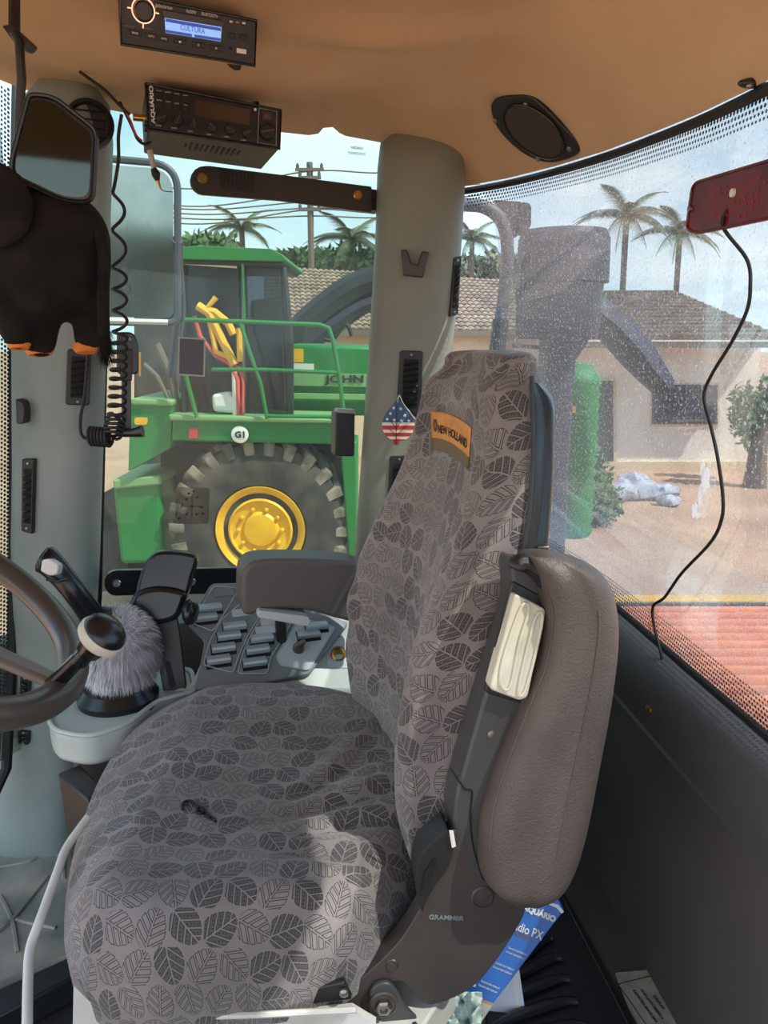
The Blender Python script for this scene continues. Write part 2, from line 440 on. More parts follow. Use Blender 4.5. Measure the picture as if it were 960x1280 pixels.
# ---------------------------------------------------------------- the cab shell
EYcab = V((-0.13, 0.99, 0)).normalized()
W1A, W1B = V((-0.02, 1.98, 0)), V((-0.66, 1.76, 0))
W1D = (W1A - W1B).normalized(); W1N = V((W1D.y, -W1D.x, 0))      # faces the camera
REAR = [V(p) for p in ((.56, -.5, 0), (.56, 0, 0), (.545, .3, 0), (.52, .6, 0), (.495, .85, 0), (.47, 1.08, 0), (.435, 1.4, 0), (.385, 1.68, 0), (.305, 1.88, 0), (.19, 2.0, 0), (.06, 2.05, 0))]
RC = catmull(REAR, 80)
def rear_at(px, py):
    """where the line of sight meets the rear window's curved surface"""
    r = ray(px, py)
    for a, b in zip(RC, RC[1:]):
        # a + (b-a)k = r t in plan
        d = b - a; den = r.x * (-d.y) + d.x * r.y
        if abs(den) < 1e-9: continue
        t = (a.x * (-d.y) + d.x * a.y) / den; k = (r.x * a.y - r.y * a.x) / den
        if -1e-6 <= k <= 1 + 1e-6 and t > 0: 
            n = V((d.y, -d.x, 0)).normalized()
            if n.dot(r) > 0: n = -n
            return CAM + r * t, n
    return None
# ceiling rim: a closed loop of points, higher detail along the windows that show
rim = []
def rw(px, py): return rear_at(px, py)[0]
side_rim = [(-40, 78), (0, 100), (30, 112), (140, 138), (240, 156), (340, 164), (386, 169), (398, 167), (404, 160), (416, 159), (424, 166), (432, 170), (475, 178)]
for a, b in side_rim:
    if a <= 30: rim.append(P(a, b, 1.62 + (a + 40) * 0.001))
    else: rim.append(onplane(a, b, W1A + W1N * 0.02, W1N))
for a, b in ((560, 236), (585, 234), (640, 224), (700, 209), (760, 191), (820, 169), (880, 145), (940, 117), (990, 92)): rim.append(rw(a, b) + V((-.012, -.01, 0)))
nfront = len(rim)
rim += [V((.54, .5, 1.50)), V((.56, .0, 1.5)), V((.56, -.45, 1.52)), V((.2, -.6, 1.56)), V((-.4, -.6, 1.58)), V((-1.0, -.5, 1.6)), V((-1.25, .1, 1.6)), V((-1.2, .8, 1.62)), V((-1.05, 1.3, 1.64))]
dense = []
m_ = len(rim)
for i in range(m_):
    a, b = rim[i], rim[(i + 1) % m_]
    k = max(1, int((b - a).length / 0.035))
    p0, p3 = rim[i - 1], rim[(i + 2) % m_]
    for j in range(k):
        dense.append(a.lerp(b, j / k))
cc = V((-.15, .55, 1.735))
cg = []
NR = 90
for r in range(NR + 1):
    f = r / NR; f = 1 - (1 - f) ** 1.0
    row = []
    for q in dense:
        p = q.lerp(cc, f * 0.985)
        rise = 1 - (1 - min(1, f / 0.42)) ** 2.2
        z = q.z + (cc.z - q.z) * rise
        # sagging fold of the headliner
        g_ = (p - V((.12, 1.42, z))); g_.z = 0
        z -= 0.078 * math.exp(-((p.x + .28) / .42) ** 2 - ((p.y - 1.46) / .30) ** 2) * min(1, f * 5)
        yl = 1.36 + .05 * math.sin((p.x + .05) * 9)                      # sewn tuck running across the headliner
        z -= 0.016 * math.exp(-((p.x - .02) / .16) ** 2) * math.exp(-((p.y - yl) / .035) ** 2) - 0.010 * math.exp(-((p.x - .02) / .16) ** 2) * math.exp(-((p.y - yl + .05) / .04) ** 2)
        z += 0.007 * noise.noise(V((p.x * 2, p.y * 2, 1))) * min(1, f * 4)
        row.append(V((p.x, p.y, z)))
    cg.append(row)
mb = MB().grid(cg, True, False, True)
ceil_bvh = bvh_of(mb)
o = build('ceiling', mb, 'headliner', sharp=False); o['kind'] = 'structure'
o['label'] = 'tan fabric headliner of the cab roof'
# dark seal under the headliner edge, rear window
sealpath = [rw(a, b) + V((-.006, -.006, -.004)) for a, b in ((560, 239), (585, 237), (640, 227), (700, 212), (760, 194), (820, 172), (880, 148), (940, 120), (990, 95))]
tr3 = struct('trim_3', 'black rubber seal along the headliner above the rear window')
build('seal', MB().tube(catmull(sealpath, 60), 0.008, 8), 'rubber', tr3)

# floor and riser
fl = build('floor', MB().box((-.35, .75, -.03), (1.9, 3.0, .06)), 'carpet'); fl['kind'] = 'structure'; fl['label'] = 'dark carpeted cab floor'
RZ = .15
def rearx(y):
    for a, b in zip(RC, RC[1:]):
        if a.y <= y <= b.y: return a.x + (b.x - a.x) * (y - a.y) / (b.y - a.y)
    return RC[-1].x
# rear lower wall: swept section (inset, height)
prof = [(0.0, .715), (.004, .722), (.014, .722), (.034, .708), (.046, .685), (.048, .655), (.042, .612), (.040, .600), (.044, .596), (.03, .590), (.012, .15), (.012, -.0)]
RCw = [p for p in RC if p.y > -.35]
g = []
for i, p in enumerate(RCw):
    d = (RCw[min(i + 1, len(RCw) - 1)] - RCw[max(i - 1, 0)]).normalized(); n = V((-d.y, d.x, 0))
    if n.dot(V((-.3, .6, 0)) - p) < 0: n = -n
    g.append([V((p.x + n.x * a, p.y + n.y * a, h)) for a, h in prof])
wr = struct('wall_rear', 'charcoal lower rear wall of the cab with rolled sill')
build('sill_panel', MB().grid([r[:10] for r in g]), 'sill', wr, ang=50)
mbw = MB().grid([r[9:] for r in g]); build('lower_panel', mbw, 'wall_dark', wr)
mb = MB(); 
hx, hn = None, None
bw = bvh_of(MB().grid([r[:10] for r in g]))
h_ = hit(bw, 812, 887)
build('screw', MB().lathe(h_[0], h_[1], [(.008, -.002), (.008, .003), (.004, .005)], 12), 'brass', wr)
# riser beside the seat with ribbed vent
ri = build('trim_4', MB().prism([V((.19, .2, RZ)), V((.552, .2, RZ)), V((.49, .9, RZ)), V((.46, 1.15, RZ)), V((.41, 1.5, RZ)), V((.30, 1.84, RZ)), V((.1, 1.9, RZ)), V((.12, 1.5, RZ))], (0, 0, -.15)), 'wall_dark')
ri['kind'] = 'structure'; ri['label'] = 'raised dark plastic floor step along the rear wall'
tt = struct('trim_5', 'ribbed black plastic vent panel on the floor step')
def zr(px, py, z=RZ): return Zp(px, py, z)
build('vent_base', MB().prism([zr(*q, RZ + .001) for q in ((600, 1120), (700, 1110), (800, 1290), (820, 1330), (610, 1330))], (0, 0, .006)), 'black_plastic', tt, bevel=.002)
for k in range(7):
    y = 1170 + k * 24 + k * k * .8; x0 = 646 - k * 10; x1 = 692 + k * 10
    pts = [zr(x0 + (x1 - x0) * f, y + 34 * (1 - f) ** 1.5 + (3 if f > .9 else 0), RZ + .012) for f in [i / 8 for i in range(9)]]
    build('rib', MB().tube(catmull(pts, 16), [.005 + .005 * math.sin(PI * i / 15) for i in range(16)], 8), 'rib_black', tt)
edge = [zr(705, 1125, RZ + .006), zr(790, 1290, RZ + .006), zr(810, 1330, RZ + .006)]
build('edge_strip', MB().tube(edge, .004, 8), 'black_plastic', tt)
# printed plate
pl = thing('data_plate', 'silver printed data plate riveted to the dark floor step by the rear wall', 'plate', zr(810, 1240))
pts = [zr(*q, RZ + .001) for q in rnd(((768, 1217), (828, 1212), (872, 1295), (805, 1310)), 3)]
build('plate', MB().prism(pts, (0, 0, .002)), 'plate_metal', pl)
o_ = zr(815, 1255, RZ + .0035); ex = (zr(823, 1290, RZ) - zr(777, 1225, RZ)); ex.z = 0; ex.normalize(); ey = V((-ex.y, ex.x, 0))
if ey.x < 0: ey = -ey
mb = MB(); mu = MB()
ex2 = -V((ey.y, -ey.x, 0))
for k, (s_, w_) in enumerate((('MODELO', .03), ('SERIE', .028), ('CNH LATIN AMERICA', .06), ('INDUSTRIA BRASILEIRA', .065))):
    text_on(mb, s_, o_ + ey * (.026 - .013 * k), ex, ey, w_, .005, .01, .0002)
for a in (-.032, .032): mb.fbox(o_, ex, ey, V((0, 0, 1)), -.05, .05, a - .0006, a + .0006, 0, .0004)
for a in (-.05, .05): mb.fbox(o_, ex, ey, V((0, 0, 1)), a - .0006, a + .0006, -.032, .032, 0, .0004)
build('lettering', mb, 'ink', pl)

# far lower wall, behind the console and seat
wl = build('wall_left', MB().prism([W1A + V((.12, .03, 0)), W1B + V((-.9, -.3, 0)), W1B + V((-.9, -.24, 0)), W1A + V((.12, .09, 0))], (0, 0, .52)), 'wall_dark'); wl['kind'] = 'structure'

# ---- pillars as lofted columns
def column(name, label, lefts, rights, Yc, dep, z0, z1, m, top_round=.06, shear=0):
    secs = []; nz_ = 26
    for k in range(nz_ + 1):
        f = k / nz_; z = z0 + (z1 - z0) * f
        Yk = Yc + shear * f
        py = pix((0, Yk - dep * .6, z))[1]
        xl = P(interp(lefts, py), py, Yk).x; xr = P(interp(rights, py), py, Yk).x
        sc = 1.0; dd = dep
        if f > 1 - top_round:
            q = (f - (1 - top_round)) / top_round; sc = max(.05, math.sqrt(max(0, 1 - q * q * .999))) ; dd = dep * max(.3, sc)
            sc = .35 + .65 * sc
        cx = (xl + xr) / 2; hw = (xr - xl) / 2 * sc
        row = []
        for j in range(28):
            a = 2 * PI * j / 28; ca, sa = math.cos(a), math.sin(a)
            ex_ = 2 / 2.8
            row.append(V((cx + hw * abs(ca) ** ex_ * (1 if ca > 0 else -1), Yk + dd * abs(sa) ** ex_ * (1 if sa > 0 else -1), z)))
        secs.append(row)
    mb = MB().grid(secs, True, True, True); st = struct(name, label)
    build('cover', mb, m, st, ang=60); return st, bvh_of(mb)
pilA, bvA = column('trim_1', 'grey green moulded front corner pillar of the cab',
    [(80, 34), (110, 30), (250, 20), (600, 22), (800, 18), (900, 12), (1040, 0)], [(80, 132), (130, 138), (400, 130), (730, 121), (900, 108), (1040, 100)], 1.66, .07, .0, 1.735, 'pillar_plastic', .07)
pilB, bvB = column('trim_2', 'grey green moulded rear corner pillar of the cab',
    [(160, 473), (300, 469), (450, 460), (600, 450), (750, 440)], [(150, 580), (232, 581), (300, 577), (400, 569), (470, 562), (600, 556), (750, 550)], 1.93, .08, .4, 1.70, 'pillar_dark', .06)

# ---- side window
w1 = struct('window_1', 'tinted side window of the cab with a view onto a green harvester')
def w1p(px, py, off=0.0): return onplane(px, py, W1A + W1N * off, W1N)
build('glass', MB().prism([W1B + V((-.02, 0, .5)), W1A + V((.04, 0, .5)), W1A + V((.04, 0, 1.70)), W1B + V((-.02, 0, 1.70))], -W1N * .005), 'side_glass', w1)
build('edge_seal', MB().tube([w1p(124, 760, .004), w1p(130, 500, .004), w1p(137, 180, .004)], .006, 8), 'rubber', w1)
def w1prism(pts, off, th): return MB().prism(poly(pts, W1A + W1N * off, W1N), -W1N * th)
def bolt(pos, n, parent, r=.011, m='brass', name='bolt'):
    mb = MB().lathe(pos, n, [(r, -.002), (r, .003), (r * .8, .005), (r * .5, .005), (r * .45, .002)], 14); return build(name, mb, m, parent)
# upper grab bar
gb = thing('grab_bar', 'upper black grab bar across the top of the side window', 'handle', w1p(350, 240, .05))
pts = [(465, 233), (465, 265), (350, 250), (258, 243)] + [(256 - 18 * math.cos(a), 225 - 18 * math.sin(a)) for a in [-PI / 2 + PI * k / 8 + .05 for k in range(9)]] + [(262, 207), (350, 218)]
build('bar', w1prism(pts, .055, .02), 'radio_body', gb, bevel=.003)
for k in range(9):
    x = 276 + k * 5; build('groove_rib', w1prism([(x, 213 + k * .7), (x + 2.4, 213 + k * .7), (x + 2.4, 235 + k * .7), (x, 235 + k * .7)], .058, .004), 'panel_grey' if 0 else 'black_plastic', gb)
bolt(w1p(253, 223, .056), W1N, gb); bolt(w1p(447, 244, .056), W1N, gb)
build('mount', w1prism([(462, 236), (476, 238), (476, 264), (462, 262)], .05, .05), 'black_plastic', gb)
gb2 = thing('grab_bar', 'lower black grab bar across the foot of the side window', 'handle', w1p(300, 730, .05))
pts = [(450, 706), (450, 738), (300, 742), (148, 745)] + [(146 - 16 * math.cos(a), 729.5 - 16 * math.sin(a)) for a in [-PI / 2 + PI * k / 8 for k in range(9)]] + [(300, 710)]
build('bar', w1prism(pts, .05, .018), 'gloss_black', gb2, bevel=.003)
for x in (146, 240): bolt(w1p(x, 729 - (x - 146) * .02, .051), W1N, gb2, .010, 'chrome')
for x in (146, 440): build('mount', MB().tube([w1p(x, 727, .03), w1p(x, 727, 0)], .012), 'black_plastic', gb2)
# latch box
lb = thing('window_latch', 'small black latch box on the side window beside the rear pillar', 'latch', w1p(432, 540, .03))
build('latch_body', w1prism(rnd(((420, 514), (444, 516), (443, 571), (419, 570)), 4), .045, .045), 'black_plastic', lb, bevel=.003)
build('latch_cap', w1prism(rnd(((422, 511), (444, 512), (444, 517), (422, 516)), 1), .05, .03), 'steel', lb)
# stickers on the glass
st = build('sticker', w1prism(rnd(((220, 609), (262, 610), (261, 655), (219, 655)), 4), .0012, .0008), 'panel_grey', w1); st['label'] = 'square sticker printed with a control diagram'
glass_mat('sticker_film', (.75, .73, .72), .35, (140, 134, 128)); st.data.materials[0] = M['sticker_film']
mb = MB()
def w1bar(a, b, w_, off=.0022):
    p, q = w1p(*a, off), w1p(*b, off); d = (q - p).normalized(); s_ = d.cross(W1N)
    mb.add([p + s_ * w_, q + s_ * w_, q - s_ * w_, p - s_ * w_], [(0, 1, 2, 3)])
w1bar((240, 620), (240, 648), .0008); w1bar((226, 633), (254, 633), .0008)
for a, b in ((233, 624), (247, 622), (228, 631), (252, 634), (233, 643), (246, 643), (236, 617), (242, 614), (224, 648), (254, 642), (240, 633)): 
    c_ = w1p(a, b, .0022); mb.add([c_ + W1D * x * .003 + V((0, 0, z * .003)) for x, z in ((-1, -1), (1, -.6), (.7, 1), (-.8, .7))], [(0, 1, 2, 3)])
for k in range(6): w1bar((222 + k * 2, 646), (222 + k * 2, 652), .0006)
build('sticker_print', mb, 'ink', w1)
s2 = w1prism(((223, 421), (257, 423), (256, 471), (222, 469)), .0012, .0008); build('sticker', s2, 'olive_rim', w1)
s2 = w1prism(((225, 423), (255, 425), (254, 469), (224, 467)), .002, .0008); build('sticker', s2, 'window_dark', w1)
mb = MB()
text_on(mb, 'VIDRO', w1p(446, 185, .001), W1D, V((0, 0, 1)), .03, .006, .02, .0002); text_on(mb, 'TEMPERADO', w1p(446, 192, .001), W1D, V((0, 0, 1)), .045, .006, .0, .0002)
build('glass_marking', mb, 'ink', w1)
# frit dots on a strip; stuff
def dots(path, rows, step, r, up, n, name, parent, m='rubber'):
    mb = MB(); L_ = 0; pts = []
    acc = 0
    for a, b in zip(path, path[1:]):
        d = (b - a).length
        while acc <= d:
            pts.append(a.lerp(b, acc / d)); acc += step
        acc -= d
    for j in range(rows):
        for i, p in enumerate(pts):
            d = (pts[min(i + 1, len(pts) - 1)] - pts[max(0, i - 1)]).normalized()
            q = p + up(p) * (j * step * .9) + d * (step * .5 * (j % 2)); nn = n(p); rr = r * (1 - .45 * j / rows)
            mb.add([q + nn * .001 + (d * math.cos(a) + nn.cross(d) * math.sin(a)) * rr for a in [PI / 3 * t for t in range(6)]], [(0, 1, 2, 3, 4, 5)])
    o = build(name, mb, m, parent); o['kind'] = 'stuff'; return o

# ---- rear window
w2 = struct('window_2', 'curved dusty rear window of the cab')
gg = []
for p in RC: gg.append([V((p.x, p.y, z)) for z in (.70, .95, 1.25, 1.60)])
build('glass', MB().grid(gg), 'rear_glass', w2, solid=.005)
def rn(p):
    q = min(range(len(RC)), key=lambda i: (RC[i].x - p.x) ** 2 + (RC[i].y - p.y) ** 2)
    a = RC[max(0, q - 1)]; b = RC[min(len(RC) - 1, q + 1)]; d = (b - a).normalized(); n = V((-d.y, d.x, 0))
    return n if n.dot(V((-.3, .6, 0)) - p) > 0 else -n
top = catmull([rw(a, b) for a, b in ((585, 241), (640, 231), (700, 216), (760, 198), (820, 176), (880, 152), (940, 124), (990, 99))], 90)
dots(top, 5, .0085, .0034, lambda p: V((0, 0, -1)), lambda p: rn(p), 'frit_dots', w2)
bot = catmull([V((RC[i].x, RC[i].y, .728)) for i in range(16, 62, 3)], 120)
dots(bot, 7, .0070, .0030, lambda p: V((0, 0, 1)), lambda p: rn(p), 'frit_dots', w2)
# black seal at the foot of the rear glass
build('seal', MB().tube([V((p.x, p.y, .724)) + rn(p) * .004 for p in RC[8:66]], .006, 8), 'rubber', w2)
# bird dropping
mb = MB()
def splat(cx, cy, rx, ry, sd_):
    p, n = rear_at(cx, cy); random.seed(sd_); d = V((0, 0, 1)).cross(n).normalized(); k = 22
    pts = [p + n * .002 + d * (math.cos(2 * PI * i / k) * rx * random.uniform(.6, 1.3)) + V((0, 0, 1)) * (math.sin(2 * PI * i / k) * ry * random.uniform(.6, 1.3)) for i in range(k)]
    mb.prism(pts, n * .0008)
splat(884, 600, .012, .020, 3); splat(877, 620, .005, .020, 5); splat(871, 639, .013, .012, 8); splat(880, 588, .006, .014, 9)
tag(build('bird_dropping', mb, 'dropping'), 'white bird dropping splashed on the rear window', 'bird dropping')
# ---- front side glass sliver at left edge
w3 = struct('window_3', 'narrow strip of front window beyond the front pillar')
A3, B3 = P(24, 400, 1.70), P(-300, 400, 1.25); A3.z = B3.z = 0
mbg = MB().add([A3 + V((0, 0, .3)), B3 + V((0, 0, .3)), B3 + V((0, 0, 1.68)), A3 + V((0, 0, 1.68))], [(0, 1, 2, 3)])
build('glass', mbg, 'side_glass', w3, solid=.005)
d3 = (A3 - B3).normalized(); n3 = V((d3.y, -d3.x, 0))
build('seal', MB().tube([onplane(22, 108, A3, n3), onplane(18, 300, A3, n3), onplane(18, 600, A3, n3), onplane(16, 800, A3, n3), onplane(8, 960, A3, n3), onplane(-20, 1020, A3, n3)], .012, 8), 'rubber', w3)
dots([onplane(10, 112, A3, n3), onplane(10, 500, A3, n3), onplane(8, 900, A3, n3)], 5, .009, .0038, lambda p: -d3, lambda p: n3, 'frit_dots', w3)
# ---------------------------------------------------------------- outside
gm = MB(); gm.grid([[V((x, y, GZ)) for x in (-90, -20, 0, 20, 90)] for y in (-60, 0, 20, 60, 160)])
gr = build('ground', gm, 'dirt'); gr['kind'] = 'structure'; gr['label'] = 'bare reddish dirt yard'
X1, Y1, Z1 = V((1, 0, 0)), V((0, 1, 0)), V((0, 0, 1))

# own engine deck: orange slatted grille behind the rear window
dk = thing('engine_deck', 'dusty orange ribbed engine deck with a yellow rear edge outside the rear window', 'grille', (1.4, 1.7, .3))
DZ = .46
yb = Zp(850, 757, DZ).y; ya = 1.15
mb = MB(); n_ = 15; build('base_plate', MB().box((1.78, (ya + yb) / 2, DZ - .07), (2.2, yb - ya, .05)), 'deck_orange', dk)
pitch = (yb - ya - .2) / n_
for k in range(n_):
    y = yb - .02 - k * pitch
    sec = [(-.004, -.03), (-.006, .012), (-.012, .026), (-.030, .032), (-.040, .024), (-.044, .0), (-.046, -.035), (-.03, -.04)]
    sc_ = pitch / .064
    x0 = max(.60, rearx(y) + .05); x0 = x0 if y > 1.0 else .64
    g = [[V((x, y + a * sc_, DZ - .012 + b * .8)) for a, b in sec] for x in (x0, 1.3, 2.7)]
    build('slat', MB().grid(g, True, True, True), 'deck_orange', dk, ang=50)
build('edge_bar', MB().box((1.6, yb + .035, DZ - .005), (2.3, .055, .035)), 'deck_yellow', dk, bevel=.004)
build('edge_lip', MB().box((1.6, yb + .002, DZ - .004), (2.3, .012, .02)), 'dark_metal', dk)

# own intake stack
sk = thing('intake_stack', 'tall purple grey air intake stack with a drum head outside the rear window', 'air intake', P(705, 640, 3.2))
c0 = P(705, 300, 3.2); cx, cy = c0.x, c0.y
def zY(py, Y): return P(480, py, Y).z
R_ = .182
build('drum_upper', MB().lathe((cx, cy, 0), Z1, [(R_ * .93, zY(352, 3.2)), (R_, zY(354, 3.2)), (R_ * .98, zY(300, 3.2)), (R_ * .9, zY(289, 3.2)), (R_ * .2, zY(286, 3.2))], 40), 'stack_metal', sk)
build('drum_lower', MB().lathe((cx - .01, cy, 0), Z1, [(R_ * .86, zY(424, 3.2)), (R_ * .9, zY(420, 3.2)), (R_ * .95, zY(356, 3.2)), (R_ * .85, zY(350, 3.2))], 40), 'stack_metal', sk)
build('cap_nut', MB().lathe((cx + .02, cy, 0), Z1, [(.022, zY(289, 3.2)), (.022, zY(284, 3.2)), (.012, zY(282, 3.2))], 12), 'stack_metal', sk)
build('pipe', MB().lathe((cx - .01, cy, 0), Z1, [(.085, -1.0), (.075, zY(560, 3.2)), (.068, zY(420, 3.2))], 28), 'stack_metal', sk)
sp_ = [(659, 299), (672, 301), (676, 309), (686, 309), (694, 300), (700, 300), (700, 360), (648, 359), (652, 330)]
build('scoop', MB().prism(poly(sp_, V((0, 3.12, 0)), -Y1), (0, .16, 0)), 'stack_metal', sk, bevel=.006)
build('strap', MB().tube([P(640, 432, 3.1), P(700, 436, 3.1)], .008), 'stack_metal', sk)
# own tube guard with marker plate
tg = thing('tube_guard', 'bent grey tube handrail with a square marker plate beside the intake stack', 'handrail', P(622, 440, 2.6))
pth = catmull([P(a, b, 2.6) for a, b in ((540, 255), (585, 256), (606, 259), (624, 272), (633, 295), (634, 330), (630, 370), (626, 400), (622, 440), (616, 520))] + [V((.36, 2.6, .3)), V((.36, 2.6, GZ))], 60)
build('tube', MB().tube(pth, .021, 14), 'frame_grey', tg)
build('clamp', MB().tube([P(626, 400, 2.59), P(620, 450, 2.59)], .027, 12), 'dark_metal', tg)
build('marker_plate', MB().prism(poly([(618, 250), (651, 252), (651, 292), (642, 298), (628, 275)], V((0, 2.66, 0)), -Y1), (0, .02, 0)), 'stack_metal', tg)
build('marker_reflector', MB().prism(poly(rnd([(650, 252), (664, 254), (664, 284), (650, 296)], 6), V((0, 2.65, 0)), -Y1), (0, .03, 0)), 'dark_metal', tg)
# own left mirror outside the side window
mr = thing('outside_mirror', 'large rounded outside mirror in a grey frame beyond the side window', 'mirror', P(175, 400, 2.6))
mpts = rnd([(40, 190), (222, 206), (222, 404), (40, 400)], [4, 34, 12, 4], 8)
mn = V((.25, -1, .02)).normalized(); mp0 = P(180, 300, 2.6)
build('reflector', MB().prism(poly([(44, 200), *rnd([(44, 199), (216, 212), (217, 397), (44, 395)], [4, 30, 10, 4], 8)[5:-5], (44, 395)], mp0, mn), -mn * .02), 'dull_mirror', mr)
fp = poly(mpts, mp0 + mn * .004, mn); build('frame', MB().tube(fp + [fp[0]], .012, 8), 'frame_grey', mr)
build('lower_rail', MB().tube(poly([(44, 399), (170, 402), (210, 403)], mp0 + mn * .014, mn), .009, 8), 'white_print', mr)
build('bracket', MB().prism(poly(rnd([(210, 366), (229, 368), (228, 404), (206, 402)], 4), mp0 - mn * .01, mn), -mn * .05), 'dark_metal', mr)
build('mount_arm', MB().tube([P(60, 400, 2.58), P(66, 440, 2.2), P(72, 520, 1.78)], .018, 8), 'frame_grey', mr)
build('arm', MB().tube([P(222, 300, 2.62), P(222, 330, 2.7), P(226, 385, 2.75), P(215, 470, 2.8)], .018, 8), 'frame_grey', mr)

# ---- green harvester
HY = 8.0
hv = thing('forage_harvester', 'green harvester with a big yellow rimmed wheel parked beside the cab', 'harvester', P(300, 740, HY + 1))
def hp(px, py, d=0): return P(px, py, HY + d)
def hprism(name, pts, d, th, m, parent=None, bev=.02): return build(name, MB().prism(poly(pts, V((0, HY + d, 0)), -Y1), (0, th, 0)), m, parent or hv, bevel=bev)
wc = P(326, 662, HY)
wr_ = .98; WCz = wc.z
def ring(profile, c, n=64): return MB().lathe(c, -Y1, profile, n, True, True)
WY = V((wc.x, HY, wc.z))
build('tyre', ring([(.45, -.55), (.90, -.56), (.935, -.4), (.94, -.1), (.92, .0), (.80, .05), (.62, .06), (.50, .04), (.47, 0)], WY), 'tyre', hv)
for k in range(26):
    a = 2 * PI * k / 26
    def rp(r, t, y): return WY + V((math.cos(a + t) * r, 0, math.sin(a + t) * r)) - Y1 * y
    for side in (0, 1):
        t0, t1 = (0.0, .16) if side == 0 else (.12, -.04)
        y0, y1 = (.05, -.25) if side == 0 else (-.55, -.25)
        wd = .066
        vs_ = []
        for (t, y, r0, r1) in ((t0 - .03, y0, .76 if side == 0 else .9, .985), (t1, y1, .92, 1.02)):
            vs_ += [rp(r0, t - wd, y), rp(r0, t + wd, y), rp(r1, t + wd * .8, y - .02), rp(r1, t - wd * .8, y - .02)]
        build('lug', MB().add(vs_, [(0, 1, 2, 3), (7, 6, 5, 4), (0, 4, 5, 1), (1, 5, 6, 2), (2, 6, 7, 3), (3, 7, 4, 0)]), 'lug_rubber', hv, bevel=.012)
rim_ = build('wheel_rim', ring([(.30, -.02), (.33, -.04), (.40, .0), (.455, .05), (.475, .055), (.478, .03), (.47, -.1), (.44, -.4), (.2, -.4)], WY), 'jd_yellow', hv)
build('wheel_disc', ring([(.34, -.06), (.345, .03), (.325, .045), (.31, .02), (.20, .0), (.17, .035), (.08, .04), (.0, .04)], WY), 'jd_yellow', hv)
for k in range(10):
    a = 2 * PI * k / 10; build('wheel_nut', MB().lathe(WY + V((math.cos(a) * .235, 0, math.sin(a) * .235)), -Y1, [(.022, .0), (.022, .04), (.014, .05)], 8), 'jd_yellow', rim_)
# deck beam, fender, body
hprism('deck_beam', [(216, 522), (435, 528), (435, 556), (300, 553), (214, 551)], -.1, 1.6, 'jd_green')
hprism('deck_top', [(210, 518), (440, 524), (440, 530), (212, 526)], -.16, 1.7, 'pale_green')
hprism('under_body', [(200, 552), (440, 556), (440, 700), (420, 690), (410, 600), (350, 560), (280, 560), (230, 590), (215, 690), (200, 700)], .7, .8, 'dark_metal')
hprism('rear_leg', [(425, 552), (446, 552), (446, 700), (436, 700), (430, 620)], -.05, .6, 'jd_green')
hprism('fuel_tank', rnd([(140, 607), (200, 600), (206, 704), (150, 706)], 8), .1, .9, 'jd_green', bev=.06)
hprism('tank_top', rnd([(140, 600), (200, 594), (202, 606), (142, 612)], 3), .05, 1.0, 'pale_green')
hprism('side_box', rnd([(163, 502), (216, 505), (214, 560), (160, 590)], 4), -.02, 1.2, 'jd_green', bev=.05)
hprism('side_box_top', [(163, 498), (216, 500), (216, 508), (163, 506)], -.06, 1.3, 'pale_green')
hprism('yellow_sticker', rnd([(168, 522), (184, 522), (184, 531), (168, 531)], 3), -.05, .02, 'jd_yellow', bev=0)
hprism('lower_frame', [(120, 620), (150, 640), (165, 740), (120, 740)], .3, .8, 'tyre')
hprism('engine_cover', [(358, 430), (475, 433), (475, 520), (364, 520)], .7, 1.3, 'jd_green', bev=.04)
hprism('cover_stripe', [(364, 466), (475, 468), (475, 484), (364, 482)], .66, .05, 'pale_green', bev=0)
hprism('cover_rail', [(362, 492), (475, 494), (475, 500), (362, 498)], .55, .12, 'pale_green', bev=0)
hprism('yellow_sticker', [(366, 436), (379, 436), (379, 453), (366, 453)], .66, .03, 'jd_yellow', bev=0)
hprism('white_sticker', [(366, 454), (392, 455), (392, 463), (366, 462)], .66, .03, 'white_print', bev=0)
mb = MB(); o_ = P(459, 475, HY + .65); text_on(mb, 'JOHN DEERE', o_, X1, Z1, .95, .11, .03, .004); build('lettering', mb, 'dark_metal', hv)
# G1 badge
b_ = P(300, 543, HY - .12); badge = build('number_badge', MB().lathe(b_, -Y1, [(.088, 0), (.088, .012), (.08, .015)], 28), 'white_print', hv)
badge['label'] = 'round white badge reading G1'
mb = MB(); text_on(mb, 'G1', b_ - Y1 * .018, X1, Z1, .10, .07, .04, .003); build('lettering', mb, 'ink', badge)
hprism('reflector', [(236, 535), (247, 535), (247, 548), (236, 548)], -.12, .02, 'red_machine', bev=0)
# cab
hprism('cab_roof', rnd([(224, 309), (250, 307), (340, 311), (356, 320), (356, 327), (225, 324)], 4), -.1, 1.7, 'jd_green', bev=.05)
hprism('roof_trim', [(226, 323), (354, 327), (352, 333), (226, 330)], -.02, 1.5, 'dark_metal')
hprism('cab_back', [(226, 328), (293, 330), (293, 520), (226, 516)], 1.3, .1, 'trunk')
cg_ = hprism('cab_glass', [(228, 330), (294, 330), (294, 516), (228, 514)], .1, .03, 'cab_glass', bev=0)
hprism('cab_side', [(296, 330), (353, 334), (360, 420), (362, 518), (296, 516)], .15, .05, 'cab_glass', bev=0)
hprism('cab_corner', [(350, 332), (357, 333), (366, 430), (366, 520), (358, 520)], .1, .12, 'dark_metal')
for x in (293, 226): hprism('cab_post', [(x, 328), (x + 6, 328), (x + 7, 518), (x, 518)], .05, .12, 'dark_metal')
hprism('cab_post', [(302, 328), (305, 328), (306, 518), (303, 518)], .04, .06, 'steel')
hprism('driver_seat', rnd([(312, 375), (338, 372), (346, 440), (350, 510), (306, 510)], 8), .5, .5, 'dark_metal', bev=.05)
build('cab_trim_bar', MB().tube([hp(140, 326, .02), hp(226, 329, .02), hp(296, 334, .02)], .012), 'white_print', hv)
